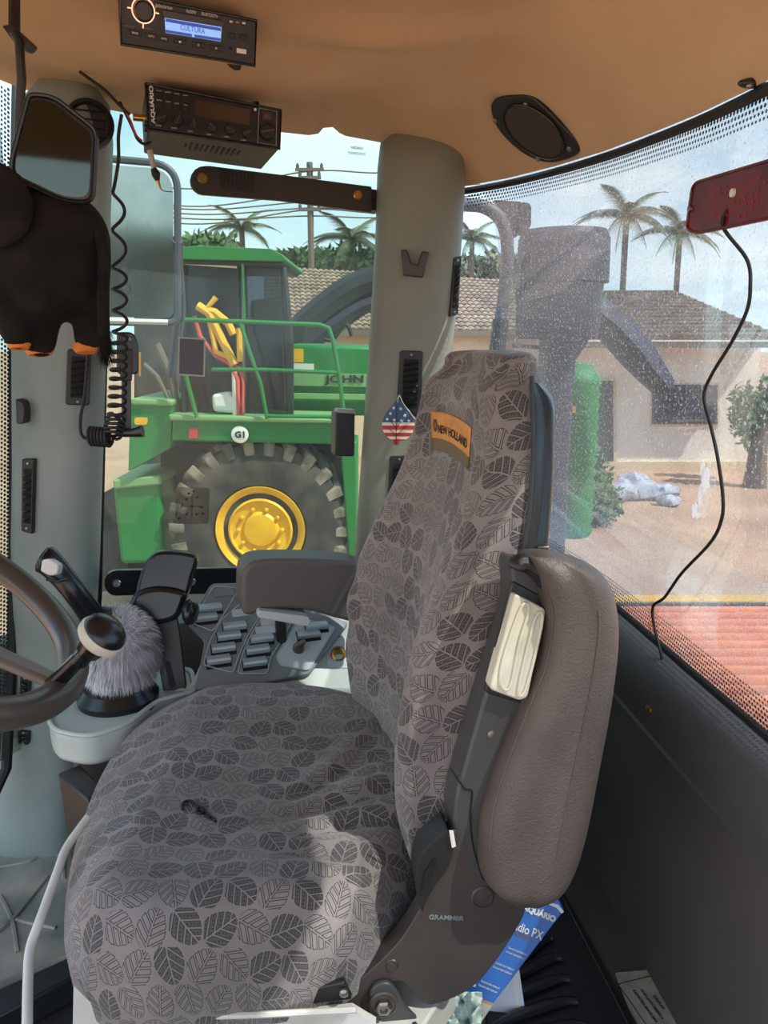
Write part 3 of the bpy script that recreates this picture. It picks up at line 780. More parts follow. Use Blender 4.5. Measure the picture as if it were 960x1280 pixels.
# rails
def rail(name, pts, d, r=.02, m='jd_green'): return build(name, MB().tube([hp(a, b, d) for a, b in pts], r, 8), m, hv)
rail('handrail', [(216, 399), (300, 402), (400, 406), (411, 410), (416, 425), (424, 470), (430, 520)], -.2, .022)
rail('handrail', [(216, 399), (222, 430), (235, 480), (246, 522)], -.2, .022)
rail('handrail', [(300, 402), (312, 440), (326, 480), (334, 524)], -.2)
rail('handrail', [(265, 462), (330, 462), (422, 466)], -.2)
rail('handrail', [(335, 520), (424, 521)], -.2)
rail('handrail', [(303, 330), (306, 402)], -.1, .012)
# operator clutter visible on its platform
rail('red_hose', [(243, 395), (250, 420), (270, 445), (288, 455), (297, 475), (298, 522)], -.05, .022, 'red_hose')
rail('red_hose', [(262, 432), (285, 452), (300, 460), (304, 480), (303, 522)], -.02, .016, 'red_hose')
rail('white_hose', [(293, 462), (294, 522)], -.04, .028, 'white_print')
hprism('white_bag', rnd([(264, 493), (284, 490), (296, 500), (294, 517), (266, 515)], 6), -.05, .25, 'white_print', bev=.03)
for pts_, r_ in (([(247, 382), (262, 392), (280, 430), (293, 456)], .045), ([(270, 372), (258, 386), (276, 402)], .03), ([(256, 388), (268, 390), (285, 404), (292, 418)], .04), ([(262, 400), (270, 440), (290, 448)], .03), ([(299, 410), (300, 452)], .03)):
    rail('yellow_arm', pts_, -.06, r_, 'yellow_paint')
for pts_, r_ in (([(228, 410), (236, 440), (240, 470), (252, 516)], .05), ([(262, 470), (276, 480), (286, 514)], .03), ([(180, 455), (196, 470), (214, 505)], .025), ([(196, 430), (214, 470), (222, 515)], .04)):
    rail('frame_strut', pts_, .15, r_, 'trunk')
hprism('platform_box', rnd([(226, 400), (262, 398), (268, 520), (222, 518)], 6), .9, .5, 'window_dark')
# discharge spout arc
sp = thing('discharge_spout', 'dark curved crop spout rising behind the green engine cover', 'spout', P(420, 430, HY + 1.2))
a1 = catmull([P(a, b, 10.2) for a, b in ((372, 418), (392, 398), (420, 376), (450, 358), (500, 342))], 24)
build('chute', MB().tube(a1, [.20] * 24, 10), 'dark_metal', sp)
build('chute_liner', MB().tube([p + V((.05, -.1, -.25)) for p in a1], .10, 8), 'stack_metal', sp)
build('mast', MB().tube([P(375, 470, 10.2), P(384, 405, 10.2)], .22, 10), 'dark_metal', sp)
build('cylinder', MB().tube([P(395, 430, 10.1), P(455, 388, 10.1)], .05, 8), 'dark_metal', sp)
build('hydraulic_hose', MB().tube(catmull([P(400, 420, 10.05), P(415, 425, 10.05), P(432, 405, 10.05), P(440, 420, 10.05)], 16), .03, 6), 'rubber', sp)
# red machine and yellow machine behind the mirror
rmn = thing('red_machine', 'small red and white machine behind the green harvester cab', 'machine', P(202, 420, 11))
build('hood', MB().prism(poly(rnd([(178, 345), (200, 340), (222, 350), (224, 368), (182, 366)], 5), V((0, 11, 0)), -Y1), (0, .6, 0)), 'red_machine', rmn, bevel=.06)
build('body', MB().prism(poly([(166, 366), (226, 368), (226, 690), (166, 690)], V((0, 11, 0)), -Y1), (0, .6, 0)), 'tyre', rmn, bevel=.06)

# ---- houses
def tiled_roof(root, e0, e1, r0, r1, rows, cols, name='roof_tiles', m='roof_tile'):
    """curved clay tiles as real relief: half-round columns stepped row by row"""
    mb = MB(); nrm = (e1 - e0).cross(r0 - e0).normalized()
    if nrm.z < 0: nrm = -nrm
    for j in range(rows):
        f0, f1 = j / rows, (j + 1.12) / rows
        a0, b0 = e0.lerp(r0, f0), e1.lerp(r1, f0); a1_, b1_ = e0.lerp(r0, f1), e1.lerp(r1, f1)
        st_ = (r0 - e0).length / rows * .16; row0, row1 = [], []
        for i in range(cols * 4 + 1):
            t = i / (cols * 4); h = abs(math.sin(PI * i / 4)) * st_ * 1.1
            row0.append(a0.lerp(b0, t) + nrm * (h + st_)); row1.append(a1_.lerp(b1_, t) + nrm * h)
        lip = [p - nrm * st_ * 1.6 for p in row0]
        mb.grid([lip, row0, row1])
    o = build(name, mb, m, root, sharp=True, ang=50); o['kind'] = 'stuff'; return o
# long tan house seen left of and right of the rear pillar
ha = thing('house', 'long tan house with a clay tiled roof behind the green harvester', 'house', P(480, 560, 22))
e0, e1 = P(330, 412, 20), P(712, 416, 20); r0, r1 = P(330, 334, 24), P(640, 352, 24)
build('wall', MB().prism([V((e0.x, 20.4, GZ)), V((e1.x - .3, 20.4, GZ)), V((e1.x - .3, 26, GZ)), V((e0.x, 26, GZ))], (0, 0, e0.z - GZ + .1)), 'house_wall_tan', ha)
tiled_roof(ha, e0, e1, r0, r1, 16, 46)
build('fascia', MB().box(((e0.x + e1.x) / 2, 20.02, e0.z - .08), (e1.x - e0.x, .08, .16)), 'trunk', ha)
for x in (398, 600): 
    f = build('window', MB().prism(poly([(x, 440), (x + 34, 440), (x + 34, 475), (x, 475)], V((0, 20.36, 0)), -Y1), (0, .06, 0)), 'white_print', ha)
    build('pane', MB().prism(poly([(x + 3, 443), (x + 31, 443), (x + 31, 472), (x + 3, 472)], V((0, 20.32, 0)), -Y1), (0, .05, 0)), 'window_dark', f)
# white house right
hb = thing('house', 'white walled house with a brown tiled roof seen through the rear window', 'house', P(850, 590, 18))
yw = Zp(850, 589, GZ).y
xa, xb = P(706, 500, yw).x, P(944, 500, yw).x; ze = P(800, 424, yw).z
build('wall', MB().prism([V((xa, yw, GZ)), V((xb, yw, GZ)), V((xb + .6, yw + 8, GZ)), V((xa, yw + 8, GZ))], (0, 0, ze - GZ)), 'house_wall', hb)
ee0, ee1 = P(690, 410, yw - .9), P(975, 428, yw - .9); ee0.z = ee1.z = ze
rr0, rr1 = P(722, 366, yw + 4), P(838, 374, yw + 4); rr1.z = rr0.z
tiled_roof(hb, ee0, ee1, rr0, rr1, 14, 40)
side_e = V((ee1.x + .5, yw + 8.6, ze)); tiled_roof(hb, ee1, side_e, rr1, rr1 + V((.02, .02, 0)), 14, 26)
build('fascia', MB().box(((ee0.x + ee1.x) / 2, ee0.y + .05, ze - .09), (ee1.x - ee0.x, .08, .18)), 'trunk', hb)
build('soffit', MB().box(((ee0.x + ee1.x) / 2, yw - .4, ze - .03), (ee1.x - ee0.x - .1, 1.0, .04)), 'house_wall', hb)
def hwin(x0, y0, x1, y1, mull, root, Y):
    f = build('window', MB().prism(poly([(x0 - 2, y0 - 2), (x1 + 2, y0 - 2), (x1 + 2, y1 + 3), (x0 - 2, y1 + 3)], V((0, Y - .03, 0)), -Y1), (0, .1, 0)), 'house_wall_tan', root)
    build('pane', MB().prism(poly([(x0, y0), (x1, y0), (x1, y1), (x0, y1)], V((0, Y - .045, 0)), -Y1), (0, .04, 0)), 'window_dark', f)
    for x in mull: build('window_bar', MB().prism(poly([(x - .7, y0), (x + .7, y0), (x + .7, y1), (x - .7, y1)], V((0, Y - .07, 0)), -Y1), (0, .04, 0)), 'trunk', f)
hwin(815, 481, 897, 530, [838, 858, 878], hb, yw)
d_ = build('door', MB().prism(poly([(745, 476), (766, 476), (766, 588), (745, 588)], V((0, yw - .04, 0)), -Y1), (0, .08, 0)), 'window_dark', hb)
build('door_frame', MB().prism(poly([(742, 472), (771, 472), (771, 588), (767, 588), (767, 476), (742, 476)], V((0, yw - .06, 0)), -Y1), (0, .08, 0)), 'house_wall_tan', hb)
build('base_course', MB().box(((xa + xb) / 2, yw - .03, GZ + .12), (xb - xa, .08, .24)), 'house_wall_tan', hb)
# dark slanted beam shape on a post, in front of the house
bo = thing('slanted_beam', 'dark slanted beam shape in front of the white house', 'boom', P(815, 490, 6))
build('beam', MB().tube([P(742, 388, 6), P(768, 410, 6), P(795, 440, 6), P(812, 462, 6), P(832, 486, 6)], [.12, .14, .14, .12, .09], 4), 'stack_metal', bo)
build('post', MB().tube([P(744, 392, 6), P(708, 450, 6), V((P(705, 450, 6).x, 6, GZ))], .07, 8), 'stack_metal', bo)
build('bracket', MB().prism(poly([(790, 440), (826, 452), (826, 462), (806, 468)], V((0, 5.95, 0)), -Y1), (0, .12, 0)), 'stack_metal', bo)
# pot, bags
po = thing('plant_pot', 'dark tall plant pot by the door of the white house', 'plant pot', Zp(780, 586, GZ))
c_ = Zp(780, 584, GZ)
build('pot', MB().lathe(c_, Z1, [(.17, 0), (.25, .25), (.24, .6), (.20, .78), (.17, .8)], 20), 'window_dark', po)
mb = MB()
for k in range(9):
    a = 2 * PI * k / 9; mb.tube([c_ + V((0, 0, .78)), c_ + V((.1 * math.cos(a), .1 * math.sin(a), .95)), c_ + V((.24 * math.cos(a), .24 * math.sin(a), .93))], [.03, .025, .004], 4)
build('foliage', mb, 'leaf_green', po)
random.seed(4)
names = ['flattened pale sack at the near left of the pile by the yard plant', 'bulging pale sack on top of the pile before the house', 'pale sack slumped at the middle of the pile', 'grey sack at the right end of the pile', 'small sack at the far right tip of the pile']
for k, (a, b, r_) in enumerate(((778, 612, .34), (790, 597, .3), (804, 611, .36), (826, 612, .32), (838, 620, .2))):
    c_ = Zp(a, b + 12, GZ); mb = MB().ell(c_ + V((0, 0, r_ * .45)), (r_ * 1.1, r_ * .8, r_ * .6), nu=16, nv=10)
    mb.v = [q + V((noise.noise(q * 6), noise.noise(q * 6 + V((5, 0, 0))), noise.noise(q * 6 + V((0, 5, 0))))) * .1 for q in mb.v]
    tag(build('sack', mb, 'bag_stuff'), names[k], 'sack', 'sacks piled on the dirt')
# vegetation helpers
def leaf_cloud(mb, c, r, n, size, seed):
    random.seed(seed)
    for _ in range(n):
        d = V((random.gauss(0, 1), random.gauss(0, 1), random.gauss(0, 1))).normalized() * random.uniform(.55, 1)
        p = V((c[0] + d.x * r[0], c[1] + d.y * r[1], c[2] + d.z * r[2])); s = size * random.uniform(.6, 1.3)
        a = V((random.uniform(-1, 1), random.uniform(-1, 1), random.uniform(-1, 1))).normalized(); b = a.cross(d).normalized()
        mb.add([p, p + a * s * .5 + b * s * .25, p + a * s, p + a * s * .5 - b * s * .25], [(0, 1, 2, 3)])
def tree(px, base_py, top_py, halfw, Y, label, m='leaf_green', n=1400, group=None, name='leafy_tree'):
    t = P(px, top_py, Y); g0 = V((t.x, Y, GZ)); rz = (t.z - P(px, base_py, Y).z) / 2; rx_ = halfw / FP * Y
    root = thing(name, label, 'tree', g0, group)
    mb = MB(); cz = t.z - rz
    for k in range(5): leaf_cloud(mb, (t.x + rx_ * (k - 2) * .35, Y + (k % 2) * .8, cz + rz * .2 * ((k * 7) % 3 - 1)), (rx_ * .5, rx_ * .5, rz * .85), n // 5, Y * .012, k + int(px))
    o = build('foliage', mb, m, root, sharp=False); o['kind'] = 'stuff'
    build('trunk', MB().tube([g0, V((t.x, Y, cz))], [.25, .12], 8), 'trunk', root)
tree(378, 338, 314, 30, 30, 'low round green tree just left of the utility pole behind the tiled roof')
tree(432, 345, 308, 40, 31, 'broad green tree right of the utility pole behind the tiled roof')
tree(250, 330, 292, 40, 33, 'hazy green tree above the roof of the green harvester')
tree(610, 352, 318, 45, 34, 'green tree behind the tube handrail over the long house', m='palm_green')
tree(672, 352, 318, 30, 33, 'green tree hidden partly by the intake stack', m='palm_green')
tree(958, 560, 470, 22, 16, 'dark green shrub at the far right corner of the white house', n=900)
tree(940, 420, 150, 45, 13, 'tall hazy tree at the right end of the rear window', m='palm_green', n=2600) if 0 else None
# palms 
def frond(L_, seed):
    random.seed(seed); mb = MB(); n = 11; pts = []
    for i in range(n):
        t = i / (n - 1); pts.append(V((L_ * t * .95, 0, L_ * (.42 * t - .72 * t * t))))
    mb.tube(pts, [.03 * (1 - i / n) + .006 for i in range(n)], 4)
    for i in range(1, n * 5):
        t = i / (n * 5); p = V((L_ * t * .95, 0, L_ * (.42 * t - .72 * t * t))); ll = L_ * random.uniform(.22, .34) * math.sin(PI * min(1, t * .9 + .12)) 
        for s_ in (-1, 1):
            e_ = p + V((ll * .45, s_ * ll * .8, -ll * .45)); wd = V((.020 * L_ / 2, 0, 0))
            mb.add([p - wd, p + wd, e_], [(0, 1, 2)])
    return mb
def palm(px, base, crown_py, L_, Y, label, n=15, trunk_r=.10):
    t = P(px, crown_py, Y); root = thing('palm_tree', label, 'palm', (t.x, Y, GZ), 'palms beyond the houses')
    build('trunk', MB().tube(catmull([(t.x + .1, Y, GZ), (t.x + .05, Y, (t.z + GZ) / 2), (t.x, Y, t.z)], 8), [trunk_r * 1.3] + [trunk_r] * 7, 8), 'trunk', root)
    fo = build('frond', frond(L_, 1), 'palm_green', local=True, sharp=False)
    for k in range(n):
        f = fo if k == 0 else fo.copy()
        if k: scn.collection.objects.link(f)
        f.parent = root; f.location = V((0, 0, t.z - GZ)); f.rotation_euler = (0, random.uniform(-.85, .45), 2 * PI * k / n + random.uniform(-.2, .2)); f.scale = (1, 1, 1)
random.seed(12)
palm(783, 400, 272, 1.75, 26, 'left palm of the two above the white house roof')
palm(850, 400, 292, 1.65, 28, 'right palm of the two above the white house roof')
palm(302, 330, 286, 1.5, 30, 'palm rising over the cab roof of the green harvester')
palm(440, 340, 300, 1.9, 31, 'palm between the utility pole and the rear pillar')
palm(590, 350, 300, 1.6, 32, 'palm behind the bent tube handrail')
# utility pole and wires
up_ = thing('utility_pole', 'thin utility pole with cross arms above the tiled roof', 'pole', P(388, 560, 29))
build('pole', MB().tube([V((P(388, 300, 29).x, 29, GZ)), P(387, 203, 29)], .11, 8), 'trunk', up_)
for py, l_ in ((212, 1.0), (222, .8), (262, .8)): 
    c_ = P(387, py, 28.9); build('cross_arm', MB().box(c_, (l_, .1, .1)), 'trunk', up_)
    for s_ in (-1, 0, 1): build('insulator', MB().lathe(c_ + V((s_ * l_ * .42, 0, .05)), Z1, [(.05, 0), (.06, .08), (.03, .16)], 8), 'frame_grey', up_)
for k, (y0, y1_, y2) in enumerate(((236, 214, 212), (262, 252, 250), (268, 260, 258), (274, 270, 268), (280, 262, 262), (258, 240, 236))):
    mb = MB().tube(catmull([P(100, y0 - 14, 29.2), P(250, y0, 29.1), P(387, y1_, 29), P(480, y2 + 4, 29), P(600, y2 - 6, 29)], 40), .025, 4)
    tag(build('overhead_wire', mb, 'trunk'), ('topmost','third','fourth','fifth','lowest','second')[k]+' of the six overhead wires crossing the utility pole', 'wire', 'overhead wires on the utility pole')
# green ridged column
gc = thing('harvester_wheel_guard', 'bright green ridged column beside the intake stack outside', 'guard', P(722, 640, 6.5))
gx = P(718, 500, 6.5); mb = MB()
prof_ = [(.02, zY(452, 6.5)), (.12, zY(456, 6.5)), (.19, zY(470, 6.5))]
for k in range(14):
    a = 478 + k * 14; prof_ += [(.215, zY(a, 6.5)), (.19, zY(a + 7, 6.5))]
build('ridged_column', MB().lathe((gx.x, 6.5, 0), Z1, prof_[::-1], 26), 'cactus', gc, ang=60)
build('yellow_sticker', MB().prism(poly([(712, 508), (720, 508), (720, 516), (712, 516)], V((0, 6.26, 0)), -Y1), (0, .05, 0)), 'jd_yellow', gc)
sh = thing('yard_shrub', 'low green shrub at the foot of the ridged green column', 'shrub', Zp(745, 660, GZ))
mb = MB(); c_ = Zp(742, 655, GZ); leaf_cloud(mb, (c_.x, c_.y, GZ + .35), (.5, .4, .35), 900, .14, 5); leaf_cloud(mb, (c_.x + .1, c_.y + .6, GZ + .6), (.3, .3, .6), 700, .14, 6)
o = build('foliage', mb, 'leaf_green', sh, sharp=False); o['kind'] = 'stuff'
build('stem', MB().tube([c_, c_ + V((0, 0, .4))], .04, 6), 'trunk', sh)
# ---------------------------------------------------------------- driver's seat
seat = thing('driver_seat', 'grey leaf patterned suspension driver seat with folded up armrest in the middle of the cab', 'seat', (-.15, 1.1, 0))
def arclen_uv(g, closed, su=1, u0=None):
    nv, nu = len(g), len(g[0])
    return None
# --- cushion: rings from the foot of the side up over the edge to the centre
def cush_z(Y): return .425 + .08 * max(0, min(1, (Y - .85) / .55))
sil = [(81, 1185), (84, 1115), (98, 1045), (124, 975), (158, 922), (205, 886), (262, 868), (335, 863), (400, 867), (452, 882), (492, 912), (530, 960), (548, 1010), (545, 1050), (522, 1105), (492, 1150), (466, 1190), (430, 1222), (375, 1240), (290, 1252), (200, 1264), (140, 1256), (100, 1230)]
out = []
for a, b in sil:
    f = max(0, min(1, (1262 - b) / 390)); out.append(Zp(a, b, .42 + .075 * f))
out = catmull(out, 120, True)
ctr = V((-.20, 1.08, .525))
rings = []
def cushion_top(x, y, f):
    z = .532
    # dished centre, side bolsters, sewn front fall
    dx, dy = (x + .19) / .20, (y - 1.08) / .22
    z -= .024 * math.exp(-(dx * dx + dy * dy) * 1.3)
    z += .012 * math.exp(-((y - .86) / .06) ** 2) + .010 * math.exp(-((y - 1.34) / .07) ** 2)
    z -= .030 * max(0, -(x + .36)) / .08
    # creases running in from the backrest
    for (cx, cy, ang, ln, w_, d_) in ((-.03, 1.07, .35, .16, .016, .009), (-.02, 1.00, .15, .14, .014, .010), (-.05, 1.16, .7, .13, .015, .008), (-.02, 1.24, 1.0, .12, .014, .008), (-.10, .93, -.35, .12, .016, .007), (-.06, .86, -.2, .10, .014, .006)):
        ca, sa = math.cos(ang), math.sin(ang); lx = (x - cx) * ca + (y - cy) * sa; ly = -(x - cx) * sa + (y - cy) * ca
        z -= d_ * math.exp(-(ly / w_) ** 2 - (lx / ln) ** 2) ; z += d_ * .8 * math.exp(-((ly - w_ * 1.7) / w_) ** 2 - (lx / ln) ** 2)
    z += .004 * noise.noise(V((x * 9, y * 9, 2)))
    return z
steps = [(-.3, -.055), (0.0, -.038), (.0, -.010)]
for k in range(-2, 44):
    row = []
    for p in out:
        d = ctr - p; d.z = 0
        if k == -2: q = p + d.normalized() * .03; q.z = p.z - .075
        elif k == -1: q = p + d.normalized() * .004; q.z = p.z - .045
        else:
            f = k / 43; 
            s_ = 1 - math.cos(f * PI / 2) if False else f ** 1.35
            q = p + d * s_ * .995
            dist = d.length * s_
            h = cushion_top(q.x, q.y, f)
            rr = .075; e_ = max(0, 1 - dist / rr); z_edge = p.z
            q.z = z_edge + (h - z_edge) * math.sqrt(max(0, 1 - e_ ** 2.2))
        row.append(q)
    rings.append(row)
# uv: continue outward from the centre by arc length
nu = len(out); uv = [None] * (len(rings) * nu)
for i in range(nu):
    acc = 0; prev = rings[-1][i]; c2 = rings[-1][i]
    dr = (out[i] - ctr); dr.z = 0; dr.normalize()
    for k in range(len(rings) - 1, -1, -1):
        q = rings[k][i]; acc += (q - prev).length; prev = q
        uv[k * nu + i] = (-.15 + dr.x * acc + 2, 1.1 + dr.y * acc + 2)
mb = MB().grid(rings, True, False, True)
cush_bvh = bvh_of(mb)
cushion = build('seat_cushion', mb, 'leaf_fabric', seat, uvs=uv, sharp=False)
# --- backrest loft
NF = [(440, 612), (470, 603), (520, 606), (570, 606), (620, 594), (660, 580), (720, 560), (790, 533), (850, 514), (900, 503), (960, 495), (1030, 497), (1095, 514), (1140, 530)]
NRr = [(440, 655), (460, 664), (560, 667), (640, 662), (690, 654), (720, 645), (850, 614), (985, 578), (1050, 563), (1095, 545), (1140, 540)]
FF = [(440, 548), (470, 533), (520, 518), (560, 508), (600, 490), (650, 466), (700, 446), (760, 435), (830, 436), (880, 446), (920, 462), (1000, 480)]
def px_at(tab, Y, z): return interp(tab, pix((0, Y, z))[1])
def xat(tab, Y, z):
    py = pix((0, Y, z))[1]; return P(interp(tab, py), py, Y).x
ZB = [.46, .52, .58, .64, .70, .76, .82, .88, .94, 1.0, 1.05, 1.10, 1.145, 1.172]
secs = []
for z in ZB:
    f = (z - .46) / (1.19 - .46)
    Yn = .90 + .14 * f ** 1.2; Yf = 1.40 + .04 * math.sin(PI * min(1, f * 1.3)) - .10 * f ** 2.5
    xn, xr, xf = xat(NF, Yn, z), xat(NRr, Yn, z), xat(FF, Yf, z)
    if z > 1.16: xn += .012; Yn += .012; Yf -= .02; xf += .012
    th = xr - xn
    rear_x = xr + .02
    xc = (xn + xf) / 2; dish = (.055 * math.exp(-((f - .30) / .32) ** 2) + .012)
    W_ = Yf - Yn
    # far side is built a little behind its silhouette point
    s = [V((xr, Yn + .004, z)), V((xn + th * .5, Yn, z)), V((xn + .012, Yn + .006, z)), V((xn - .002, Yn + .045, z)), V((xn + (xf - xn) * .22 + dish * .6, Yn + W_ * .25, z)),
         V((xc + dish, Yn + W_ * .5, z)), V((xn + (xf - xn) * .78 + dish * .6, Yn + W_ * .74, z)), V((xf + .001, Yf - .05, z)), V((xf + .014, Yf - .006, z)),
         V((xf + .06, Yf, z)), V((xf + .12, Yf - .01, z)), V((xr + .02, Yn + W_ * .8, z)), V((xr + .03, Yn + W_ * .5, z)), V((xr + .02, Yn + W_ * .2, z))]
    secs.append(s)
def shrink(s, k, dz):
    c_ = sum(s, V((0, 0, 0))) / len(s); r = [c_ + (p - c_) * k for p in s]
    return [V((p.x, p.y, p.z + dz)) for p in r]
secs += [shrink(secs[-1], .945, .016), shrink(secs[-1], .80, .024), shrink(secs[-1], .45, .027)]
NU, NV = 130, 110
tmp = [catmull(s, NU, True) for s in secs]
cols = [catmull([r[i] for r in tmp], NV) for i in range(NU)]
bg_ = [[cols[i][j] for i in range(NU)] for j in range(NV)]
# creases on the lumbar part and the seam between bolster and front
for j in range(NV):
    for i in range(NU):
        p = bg_[j][i]
        fi = i / NU
        if .30 < fi < .62:
            wv = math.exp(-((p.z - .70) / .10) ** 2) * math.sin(PI * (fi - .30) / .32)
            a_ = p.z * 60 - (p.y - 1.1) * 26
            p.x += .006 * wv * math.sin(a_) + .004 * wv * noise.noise(p * 20)
        p.x += .0025 * noise.noise(p * 12)
uvb = [(0, 0)] * (NU * NV)
i0 = int(NU * .35)
for j in range(NV):
    acc = 0; us = [0] * NU
    for i in range(1, NU): us[i] = us[i - 1] + (bg_[j][i] - bg_[j][i - 1]).length
    for i in range(NU): uvb[j * NU + i] = [us[i] - us[i0] + 5, 0]
for i in range(NU):
    acc = 0
    for j in range(NV):
        if j: acc += (bg_[j][i] - bg_[j - 1][i]).length
        uvb[j * NU + i][1] = acc + 5
mb = MB().grid(bg_, True, True, True)
back_bvh = bvh_of(mb)
backrest = build('backrest', mb, 'leaf_fabric', seat, uvs=[tuple(q) for q in uvb], sharp=False)
# piping at the near rear edge
edge = [P(interp(NRr, y), y, .90 + .14 * ((1140 - y) / 700) ** 1.2 - .003) for y in range(470, 1060, 20)]
build('piping', MB().tube(catmull(edge, 60), .0032, 6), 'black_plastic', backrest)
# label: laid on the front of the backrest
def lab(u, v, lift):
    a = V((539, 514)) ; b = V((590, 534)); c = V((586, 588)); d = V((541, 562))
    p = a * (1 - u) * (1 - v) + b * u * (1 - v) + c * u * v + d * (1 - u) * v
    p.y += -6 * math.sin(PI * u) * (1 - v) - 6 * math.sin(PI * u) * v
    h, n = hit(back_bvh, p.x, p.y); return h + n * lift
def labgrid(u0, u1, v0, v1, lift, m, name, parent=backrest, k=12):
    return build(name, MB().grid([[lab(u0 + (u1 - u0) * i / k, v0 + (v1 - v0) * j / k, lift) for i in range(k + 1)] for j in range(k + 1)]), m, parent, solid=.001)
lb_ = labgrid(0, 1, 0, .70, .0012, 'orange_label', 'sewn_label'); lb_['label'] = 'orange sewn label reading NEW HOLLAND'
labgrid(0, 1, .70, 1, .001, 'brown_label', 'label_band', backrest)
vs_, fs, _ = text_geo('NEW HOLLAND', .03)
mb = MB().add([lab(.57 + q[0] * .76, .44 - q[1] * .22, .0024) for q in vs_], fs)
el = [lab(.12 + .055 * math.cos(t) , .36 + .17 * math.sin(t), .0024) for t in [2 * PI * k / 16 for k in range(16)]]
el2 = [lab(.12 + .03 * math.cos(t), .36 + .12 * math.sin(t), .0024) for t in [2 * PI * k / 16 for k in range(16)]]
mb.grid([el, el2], True); mb.add([lab(.112, .22, .0024), lab(.13, .22, .0024), lab(.13, .5, .0024), lab(.112, .5, .0024)], [(0, 1, 2, 3)])
build('lettering', mb, 'label_ink', lb_)
# --- black back shell behind the backrest
SR = [(452, 676), (462, 688), (480, 694), (560, 696), (640, 692), (690, 688), (720, 684), (850, 660), (985, 625), (1060, 610)]
secs = []
for z in [.50, .60, .70, .80, .90, 1.0, 1.08, 1.13, 1.158]:
    f = (z - .46) / .73; Yn = .925 + .135 * f ** 1.2; Yf = 1.36 - .05 * f
    xa_, xb_ = xat(NRr, Yn, z) - .004, xat(SR, Yn, z)
    if z > 1.15: xb_ -= .02
    secs.append([V((xa_, Yn, z)), V(((xa_ + xb_) / 2, Yn - .004, z)), V((xb_, Yn + .012, z)), V((xb_ + .02, (Yn + Yf) / 2, z)), V((xb_, Yf - .02, z)), V((xa_ + .03, Yf, z)), V((xa_ + .03, (Yn + Yf) / 2, z))])
tmp = [catmull(s, 60, True) for s in secs]; cols = [catmull([r[i] for r in tmp], 40) for i in range(60)]
build('back_shell', MB().grid([[cols[i][j] for i in range(60)] for j in range(40)], True, True, True), 'gloss_black', seat, ang=60)
# headrest sockets on top
for (px_, py_, Y_, r_) in ((640, 447, 1.10, .030), (592, 440, 1.25, .024)):
    c_ = P(px_, py_, Y_); mb = MB().lathe((c_.x, c_.y, 0), Z1, [(r_ * .95, c_.z - .02), (r_ * 1.1, c_.z - .012), (r_ * 1.15, c_.z - .002), (r_, c_.z), (r_ * .8, c_.z + .001), (r_ * .75, c_.z - .006)], 24)
    build('headrest_socket', mb, 'gloss_black', seat)
build('shell_clip', MB().fbox(P(679, 686, 1.0), X1, Y1, Z1, -.008, .008, 0, .01, -.004, .003), 'steel', seat, bevel=.001)
# --- folded-up near armrest
arm = struct_none = None
Pa = V((0, .785, 0)); an = V((.16, -1, .10)).normalized()
ha_ = [(640, 706), (652, 701), (672, 706), (690, 722), (700, 745), (704, 790), (690, 860), (655, 960), (640, 1040), (655, 1100), (625, 1112), (598, 1100), (580, 1075), (568, 1045), (569, 1000), (580, 960), (600, 890), (614, 845), (640, 760)]
hs = catmull([(a, b, 0) for a, b in ha_], 90, True)
armh = build('armrest_housing', MB().prism(poly([(p.x, p.y) for p in hs], Pa, an), -an * .055), 'housing', seat, bevel=.006, seg=3)
# rim hook at the top of the housing
hook = catmull([onplane(a, b, Pa + an * .012, an) for a, b in ((645, 712), (650, 704), (664, 706), (680, 722), (692, 745), (698, 775))], 20)
build('housing_hook', MB().tube(hook, [.009, .013, .014, .013] + [.012] * 12 + [.010, .008, .006, .004], 10), 'black_plastic', armh)
seam = catmull([onplane(a, b, Pa + an * .001, an) for a, b in ((563, 960), (580, 985), (590, 990), (588, 1020), (592, 1060), (604, 1100))], 24)
build('housing_seam', MB().tube(seam, .0012, 6), 'dark_void', armh)
build('screw', MB().lathe(onplane(614, 918, Pa, an), an, [(.005, -.001), (.005, .001), (.002, .0015)], 10), 'steel', armh)
# handle, cream
hd = rnd([(644, 742), (683, 762), (660, 872), (650, 876), (612, 862), (615, 850)], [5, 6, 8, 4, 6, 5], 5)
hb_ = build('release_handle', MB().prism(poly(hd, Pa + an * .016, an), -an * .024), 'cream_handle', armh, bevel=.004, seg=3); hb_['label'] = 'cream coloured grip handle'
for aa in (((652, 758), (661, 763), (650, 800), (638, 858), (626, 855), (630, 820)), ((670, 770), (678, 773), (666, 830), (655, 866), (648, 864), (658, 815))):
    pts_ = catmull([(a, b, 0) for a, b in aa], 24, True)
    pp = poly([(p.x, p.y) for p in pts_], Pa + an * .017, an); build('finger_groove', MB().tube(pp + [pp[0]], .0022, 8), 'cream_handle', hb_)
build('handle_socket', MB().prism(poly(rnd([(641, 725), (690, 752), (664, 884), (606, 866)], 6), Pa + an * .001, an), -an * .01), 'black_plastic', armh, bevel=.002)
